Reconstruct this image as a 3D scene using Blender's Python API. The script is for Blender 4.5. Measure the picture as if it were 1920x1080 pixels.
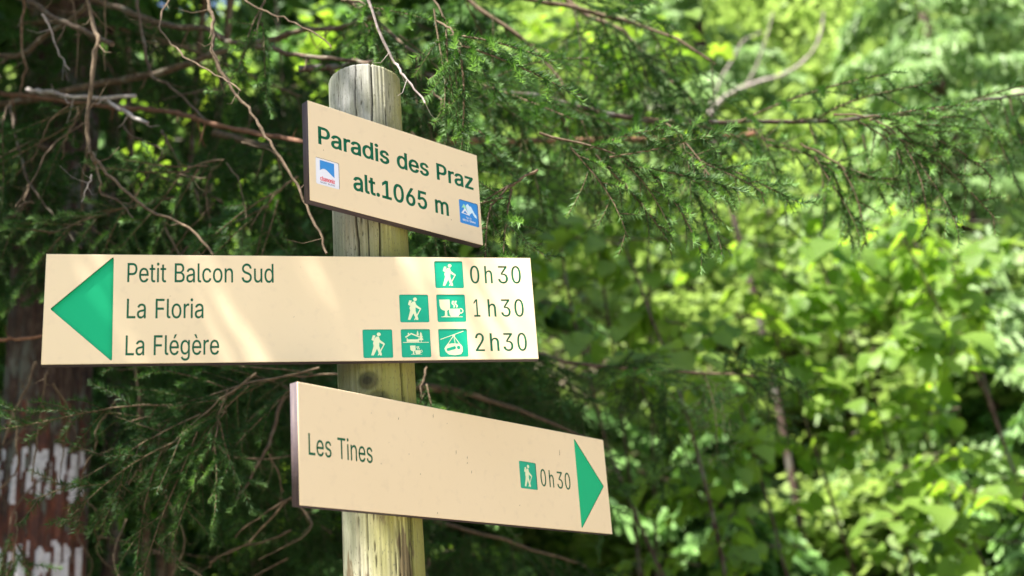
import bpy, math, random
import numpy as np
from mathutils import Vector, Matrix
from mathutils.geometry import delaunay_2d_cdt

random.seed(7)
RNG = np.random.default_rng(11)
R = math.radians
scene = bpy.context.scene
COL = scene.collection
for o in list(bpy.data.objects):
    bpy.data.objects.remove(o)

# ------------------------------------------------------------------ camera
EYE = Vector((0.0, 0.0, 1.6))
PITCH, ROLL = R(18.588), R(-4.503)
FPX = 2316.4                                   # focal length in pixels of the 1920 wide photograph
fw = Vector((0, math.cos(PITCH), math.sin(PITCH)))
r0 = Vector((1, 0, 0)); u0 = r0.cross(fw)
cr = r0 * math.cos(ROLL) + u0 * math.sin(ROLL)
cu = -r0 * math.sin(ROLL) + u0 * math.cos(ROLL)
cam_d = bpy.data.cameras.new('camera')
cam = bpy.data.objects.new('camera', cam_d); COL.objects.link(cam)
cam.matrix_world = Matrix(((cr.x, cu.x, -fw.x, EYE.x), (cr.y, cu.y, -fw.y, EYE.y), (cr.z, cu.z, -fw.z, EYE.z), (0, 0, 0, 1)))
cam_d.sensor_width = 36.0
cam_d.lens = FPX * 36 / 1920
cam_d.clip_start = 0.05; cam_d.clip_end = 500
cam_d.dof.use_dof = True
cam_d.dof.focus_distance = 2.08
cam_d.dof.aperture_fstop = 2.8
scene.camera = cam

# ------------------------------------------------------------------ light
SUN_EL = R(57); SUN_LEFT = R(46)               # high, from behind the camera and to its left
SUN = Vector((-math.sin(SUN_LEFT) * math.cos(SUN_EL), -math.cos(SUN_LEFT) * math.cos(SUN_EL), math.sin(SUN_EL)))
world = bpy.data.worlds.new('World'); scene.world = world
world.use_nodes = True
wn = world.node_tree.nodes; wl = world.node_tree.links
wn.clear()
wout = wn.new('ShaderNodeOutputWorld'); wbg = wn.new('ShaderNodeBackground'); wsky = wn.new('ShaderNodeTexSky')
wsky.sky_type = 'NISHITA'; wsky.sun_disc = False
wsky.sun_elevation = SUN_EL
wsky.sun_rotation = math.atan2(SUN.x, SUN.y)
wsky.air_density = 1.0; wsky.dust_density = 1.5; wsky.ozone_density = 1.0
wbg.inputs['Strength'].default_value = 0.075
wl.new(wsky.outputs[0], wbg.inputs['Color']); wl.new(wbg.outputs[0], wout.inputs['Surface'])
sun_d = bpy.data.lights.new('sun', 'SUN'); sun_d.energy = 5.0; sun_d.angle = R(0.53); sun_d.color = (1.0, 0.95, 0.87)
sun = bpy.data.objects.new('sun', sun_d); COL.objects.link(sun)
sun.rotation_euler = (-SUN).to_track_quat('-Z', 'Y').to_euler()
scene.view_settings.view_transform = 'Standard'
scene.view_settings.look = 'None'
scene.view_settings.exposure = 1.95
scene.view_settings.gamma = 1.0
scene.view_settings.use_curve_mapping = False
scene.cycles.use_denoising = True
scene.cycles.max_bounces = 8
scene.cycles.diffuse_bounces = 4
scene.cycles.glossy_bounces = 3
scene.cycles.transmission_bounces = 4
scene.cycles.sample_clamp_indirect = 6.0


# ------------------------------------------------------------------ helpers
def at(px, py, dist):
    """World point seen at pixel (px, py) of the 1920 x 1080 photograph, dist metres deep."""
    d = fw + cr * ((px - 960) / FPX) - cu * ((py - 540) / FPX)
    return EYE + d * dist


def tag(o, label=None, cat=None, group=None, kind=None):
    if label: o['label'] = label
    if cat: o['category'] = cat
    if group: o['group'] = group
    if kind: o['kind'] = kind
    return o


def empty(name, loc):
    o = bpy.data.objects.new(name, None); COL.objects.link(o)
    o.location = loc; o.empty_display_size = 0.1
    return o


def wpos(o):
    p = Vector((0, 0, 0))
    while o is not None:
        p = p + o.location; o = o.parent
    return p


def make_mesh(name, V, F, mats, fm=None, smooth=False, attr=None):
    """V (n,3); F list of int arrays (m,k); fm list of material indices, one per block of F or array."""
    me = bpy.data.meshes.new(name)
    V = np.asarray(V, dtype=np.float32).reshape(-1, 3)
    if not isinstance(F, list): F = [F]
    F = [np.asarray(f, dtype=np.int32) for f in F if len(f)]
    nl = sum(f.size for f in F); npoly = sum(len(f) for f in F)
    me.vertices.add(len(V)); me.loops.add(nl); me.polygons.add(npoly)
    me.vertices.foreach_set('co', V.ravel())
    me.loops.foreach_set('vertex_index', np.concatenate([f.ravel() for f in F]))
    tot = np.concatenate([np.full(len(f), f.shape[1], dtype=np.int32) for f in F])
    start = np.concatenate([[0], np.cumsum(tot)[:-1]]).astype(np.int32)
    me.polygons.foreach_set('loop_start', start); me.polygons.foreach_set('loop_total', tot)
    for m in mats: me.materials.append(m)
    if fm is not None:
        mi = np.concatenate([np.full(len(f), k, dtype=np.int32) if np.isscalar(k) else np.asarray(k, dtype=np.int32) for f, k in zip(F, fm)])
        me.polygons.foreach_set('material_index', mi)
    if smooth: me.polygons.foreach_set('use_smooth', np.ones(npoly, dtype=bool))
    me.update(calc_edges=True)
    if attr is not None:
        a = me.attributes.new('tint', 'FLOAT', 'POINT'); a.data.foreach_set('value', np.asarray(attr, dtype=np.float32))
    me.validate()
    return me


def link(name, me, parent=None, loc=(0, 0, 0)):
    """loc is in world space; parents are never rotated or scaled."""
    o = bpy.data.objects.new(name, me); COL.objects.link(o)
    if parent is not None:
        o.parent = parent
        o.location = Vector(loc) - wpos(parent)
    else:
        o.location = loc
    return o


class MB:
    """Collects geometry for ONE mesh."""
    def __init__(s): s.V = []; s.F = []; s.M = []; s.A = []; s.n = 0
    def add(s, V, F, m=0, a=0.0):
        V = np.asarray(V, dtype=float).reshape(-1, 3)
        F = np.asarray(F, dtype=np.int64)
        if len(F) == 0: return
        s.V.append(V); s.F.append(F + s.n); s.M.append(m)
        s.A.append(np.full(len(V), a) if np.isscalar(a) else np.asarray(a)); s.n += len(V)
    def merge(s, o, M=None):
        for V, F, m, a in zip(o.V, o.F, o.M, o.A):
            pass
    def mesh(s, name, mats, smooth=False, attr=True):
        return make_mesh(name, np.concatenate(s.V), s.F, mats, s.M, smooth, np.concatenate(s.A) if attr else None)


def tube(mb, P, rad, sides=6, m=0, a=0.0, cap=True, rough=0.0, seed=0):
    P = np.asarray([tuple(p) for p in P], dtype=float); n = len(P)
    rad = np.broadcast_to(np.asarray(rad, dtype=float), (n,))
    T = np.gradient(P, axis=0); T /= np.linalg.norm(T, axis=1)[:, None] + 1e-12
    ref = np.array([0, 0, 1.0]) if abs(T[0][2]) < .9 else np.array([1.0, 0, 0])
    N = np.zeros_like(P); x = ref - T[0] * (ref @ T[0]); x /= np.linalg.norm(x); N[0] = x
    for i in range(1, n):
        x = N[i - 1] - T[i] * (N[i - 1] @ T[i]); N[i] = x / (np.linalg.norm(x) + 1e-12)
    B = np.cross(T, N)
    th = np.arange(sides) / sides * 2 * np.pi
    rr = rad[:, None] * np.ones((1, sides))
    if rough:
        g = np.random.default_rng(seed)
        rr = rr * (1 + rough * (g.random((n, sides)) - .5) * 2)
    V = P[:, None, :] + rr[:, :, None] * (np.cos(th)[None, :, None] * N[:, None, :] + np.sin(th)[None, :, None] * B[:, None, :])
    V = V.reshape(-1, 3)
    i = np.arange(n - 1)[:, None] * sides; j = np.arange(sides)[None, :]; k = (j + 1) % sides
    F = np.stack([i + j, i + k, i + sides + k, i + sides + j], axis=-1).reshape(-1, 4)
    mb.add(V, F, m, a)
    if cap and sides > 2:
        for e, c in ((0, P[0]), (n - 1, P[-1])):
            ring = V[e * sides:(e + 1) * sides]
            tri = np.array([[sides, (q + 1) % sides, q] if e == 0 else [sides, q, (q + 1) % sides] for q in range(sides)])
            mb.add(np.vstack([ring, c]), tri, m, a)


def smooth_path(P, k=4, jit=0.0, seed=0):
    """Catmull-Rom through the points, with optional knobbly jitter."""
    P = [Vector(p) for p in P]; g = random.Random(seed)
    Q = [P[0] * 2 - P[1]] + P + [P[-1] * 2 - P[-2]]
    out = []
    for i in range(1, len(Q) - 2):
        a, b, c, d = Q[i - 1:i + 3]
        for t in range(k):
            t /= k
            out.append(0.5 * ((2 * b) + (c - a) * t + (2 * a - 5 * b + 4 * c - d) * t * t + (3 * b - a - 3 * c + d) * t ** 3))
    out.append(P[-1])
    if jit:
        out = [p + Vector((g.gauss(0, jit), g.gauss(0, jit), g.gauss(0, jit))) for p in out]
    return out


# ------------------------------------------------------------------ materials
def mat(name, rough=0.6):
    m = bpy.data.materials.new(name); m.use_nodes = True
    nt = m.node_tree; b = nt.nodes['Principled BSDF']
    b.inputs['Roughness'].default_value = rough
    return m, nt, b


def N(nt, t, **kw):
    n = nt.nodes.new(t)
    for k, v in kw.items():
        if k.startswith('i_'):
            key = k[2:]
            key = int(key) if key.isdigit() else key.replace('_', ' ')
            n.inputs[key].default_value = v
        else: setattr(n, k, v)
    return n


def ramp(nt, fac, stops):
    n = nt.nodes.new('ShaderNodeValToRGB'); e = n.color_ramp.elements
    while len(e) < len(stops): e.new(0.5)
    for el, (p, c) in zip(e, stops):
        el.position = p; el.color = (*c, 1) if len(c) == 3 else c
    nt.links.new(fac, n.inputs[0])
    return n.outputs[0]


def mixc(nt, fac, a, b, mode='MIX'):
    n = nt.nodes.new('ShaderNodeMix'); n.data_type = 'RGBA'; n.blend_type = mode
    for s, v in ((n.inputs[0], fac), (n.inputs[6], a), (n.inputs[7], b)):
        if hasattr(v, 'links'): nt.links.new(v, s)
        elif isinstance(v, (int, float)): s.default_value = v
        else: s.default_value = (*v, 1)
    return n.outputs[2]


def math_(nt, op, a, b=None, clamp=False):
    n = nt.nodes.new('ShaderNodeMath'); n.operation = op; n.use_clamp = clamp
    for s, v in ((n.inputs[0], a), (n.inputs[1], b)):
        if v is None: continue
        if hasattr(v, 'links'): nt.links.new(v, s)
        else: s.default_value = v
    return n.outputs[0]


def noise(nt, scale, detail=3, vec=None, rough=.5, dims='3D'):
    n = N(nt, 'ShaderNodeTexNoise'); n.inputs['Scale'].default_value = scale
    n.inputs['Detail'].default_value = detail; n.inputs['Roughness'].default_value = rough
    if vec is not None: nt.links.new(vec, n.inputs['Vector'])
    return n.outputs['Fac']


def coords(nt, scale=(1, 1, 1), geo=False):
    if geo: s = N(nt, 'ShaderNodeNewGeometry').outputs['Position']
    else: s = N(nt, 'ShaderNodeTexCoord').outputs['Object']
    m = N(nt, 'ShaderNodeMapping'); m.inputs['Scale'].default_value = scale
    nt.links.new(s, m.inputs['Vector'])
    return m.outputs[0]


def bump(nt, b, h, strength=.3, dist=.002):
    n = N(nt, 'ShaderNodeBump'); n.inputs['Strength'].default_value = strength; n.inputs['Distance'].default_value = dist
    nt.links.new(h, n.inputs['Height']); nt.links.new(n.outputs[0], b.inputs['Normal'])


def leafy(name, dark, light, tip, trans=.4, rough=.45, spec=.5, tcol=None, tscale=3.0):
    """Foliage: varies per object, with position and with the tint attribute; lets light through."""
    m, nt, b = mat(name, rough)
    L = nt.links
    inf = N(nt, 'ShaderNodeObjectInfo').outputs['Random']
    pos = N(nt, 'ShaderNodeNewGeometry').outputs['Position']
    nz = noise(nt, tscale, 2, pos)
    f = math_(nt, 'ADD', math_(nt, 'MULTIPLY', inf, .45), math_(nt, 'MULTIPLY', nz, .75), True)
    c = mixc(nt, f, dark, light)
    at_ = N(nt, 'ShaderNodeAttribute', attribute_name='tint')
    c = mixc(nt, at_.outputs['Fac'], c, tip)
    L.new(c, b.inputs['Base Color'])
    b.inputs['Specular IOR Level'].default_value = spec
    t = N(nt, 'ShaderNodeBsdfTranslucent')
    tc = mixc(nt, 1.0, c, tcol or (1.5, 1.7, .7), 'MULTIPLY')
    L.new(tc, t.inputs['Color'])
    ms = N(nt, 'ShaderNodeMixShader'); ms.inputs[0].default_value = trans
    L.new(b.outputs[0], ms.inputs[1]); L.new(t.outputs[0], ms.inputs[2])
    L.new(ms.outputs[0], nt.nodes['Material Output'].inputs['Surface'])
    return m


M = {}
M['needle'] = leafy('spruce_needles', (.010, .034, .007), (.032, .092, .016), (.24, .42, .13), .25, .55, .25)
M['needle_far'] = leafy('far_needles', (.09, .17, .055), (.25, .38, .14), (.36, .50, .22), .4, .5, .4, (1.4, 1.5, .9))  # much paler than near needles: sunlit haze put into the colour
M['leaf'] = leafy('broad_leaves', (.04, .12, .02), (.24, .36, .065), (.17, .30, .03), .58, .5, .35, (1.8, 1.8, .75), 2.0)
M['leaf_far'] = leafy('distant_leaves', (.07, .13, .025), (.28, .39, .11), (.44, .54, .24), .5, .45, .4, (1.4, 1.45, .95), .8)  # brightened in place of haze over the distant leaves
M['dark_leaf'] = leafy('undergrowth_leaves', (.018, .05, .012), (.05, .12, .02), (.10, .2, .04), .4, .45, .4, None, 1.5)


def bark(name, c1, c2, c3, sc=(1, 1, 1), lichen=None, s=60, rough=.85):
    m, nt, b = mat(name, rough)
    v = coords(nt, sc)
    n1 = noise(nt, s, 5, v, .65)
    c = ramp(nt, n1, [(.25, c1), (.5, c2), (.75, c3)])
    if lichen:
        n2 = noise(nt, s * .35, 4, v, .6)
        msk = ramp(nt, n2, [(.52, (0, 0, 0)), (.62, (1, 1, 1))])
        c = mixc(nt, msk, c, lichen)
    inf = N(nt, 'ShaderNodeObjectInfo').outputs['Random']
    c = mixc(nt, math_(nt, 'MULTIPLY', inf, .4), c, tuple(x * .45 for x in c2))
    nt.links.new(c, b.inputs['Base Color'])
    bump(nt, b, n1, .7, .004)
    return m


M['bark'] = bark('spruce_bark', (.018, .009, .006), (.06, .032, .022), (.15, .10, .075), (1, 1, .4), (.13, .13, .105), 45)
M['red_bark'] = bark('reddish_twig_bark', (.07, .03, .016), (.19, .085, .042), (.32, .17, .095), (1, 1, 1), None, 60)
M['dead'] = bark('dead_branch_bark', (.035, .02, .012), (.10, .062, .036), (.22, .155, .10), (1, 1, 1), (.15, .13, .09), 70)
M['pale'] = bark('bleached_dead_wood', (.16, .12, .1), (.36, .3, .27), (.58, .52, .48), (1, 1, 1), None, 40)
M['twig'] = bark('twig_bark', (.045, .028, .015), (.12, .078, .042), (.22, .155, .09), (1, 1, 1), None, 80)


def plain(name, col, rough=.5, spec=.5, var=.06, sc=80):
    m, nt, b = mat(name, rough)
    n = noise(nt, sc, 3, coords(nt))
    c = mixc(nt, n, tuple(x * (1 - var) for x in col), tuple(min(1, x * (1 + var)) for x in col))
    nt.links.new(c, b.inputs['Base Color']); b.inputs['Specular IOR Level'].default_value = spec
    return m


M['green'] = plain('green_paint', (.0, .40, .165), .55, .3, .03)
M['green_dark'] = plain('engraved_green', (.0, .115, .048), .5, .3, .12)
M['teal'] = plain('pictogram_green', (.0, .36, .20), .4, .45, .04)
M['cream'] = plain('pictogram_cream', (.72, .74, .46), .4, .4)
M['white'] = plain('sticker_white', (.78, .77, .8), .35, .5, .02)
M['blue'] = plain('sticker_blue', (.03, .24, .62), .35, .5, .03)
M['sky_blue'] = plain('sticker_mountain_blue', (.04, .25, .60), .35, .5, .03)
M['red'] = plain('sticker_red', (.75, .05, .07), .4)
M['ink'] = plain('sticker_dark_ink', (.06, .08, .2), .5)
M['mint'] = plain('sticker_mint', (.35, .72, .45), .4)
M['ice'] = plain('sticker_ice', (.62, .78, .85), .4)
M['scratch'] = plain('scratch_mark', (.14, .1, .06), .8)


def board_face():
    m, nt, b = mat('cream_laminate', .42)
    v = coords(nt)
    n = noise(nt, 6, 4, v)
    c = mixc(nt, n, (.76, .595, .365), (.80, .635, .405))
    vo = N(nt, 'ShaderNodeTexVoronoi'); vo.inputs['Scale'].default_value = 38; vo.inputs['Randomness'].default_value = 1
    nt.links.new(v, vo.inputs['Vector'])
    sp = math_(nt, 'LESS_THAN', vo.outputs['Distance'], .045)
    sel = math_(nt, 'GREATER_THAN', noise(nt, 31, 1, v), .56)
    k = math_(nt, 'MULTIPLY', math_(nt, 'MULTIPLY', sp, sel), .6)
    c = mixc(nt, k, c, (.2, .13, .07))
    st = noise(nt, 9, 5, coords(nt, (6, 6, .7)), .6)
    c = mixc(nt, ramp(nt, st, [(.55, (0, 0, 0)), (.8, (.24, .24, .24))]), c, (.52, .40, .27))
    nt.links.new(c, b.inputs['Base Color'])
    b.inputs['Specular IOR Level'].default_value = .4
    bump(nt, b, noise(nt, 500, 2, v), .08, .0005)
    return m


M['face'] = board_face()


def board_core():
    m, nt, b = mat('laminate_core', .6)
    v = coords(nt, (1, 1, 1))
    n = noise(nt, 14, 5, coords(nt, (1, 1, 14)), .6)
    n2 = noise(nt, 240, 3, v)
    c = ramp(nt, n, [(.3, (.03, .022, .026)), (.5, (.07, .048, .048)), (.72, (.14, .10, .085))])
    c = mixc(nt, math_(nt, 'MULTIPLY', n2, .5), c, (.07, .055, .08))
    nt.links.new(c, b.inputs['Base Color'])
    bump(nt, b, n2, .4, .001)
    return m


M['core'] = board_core()

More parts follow.
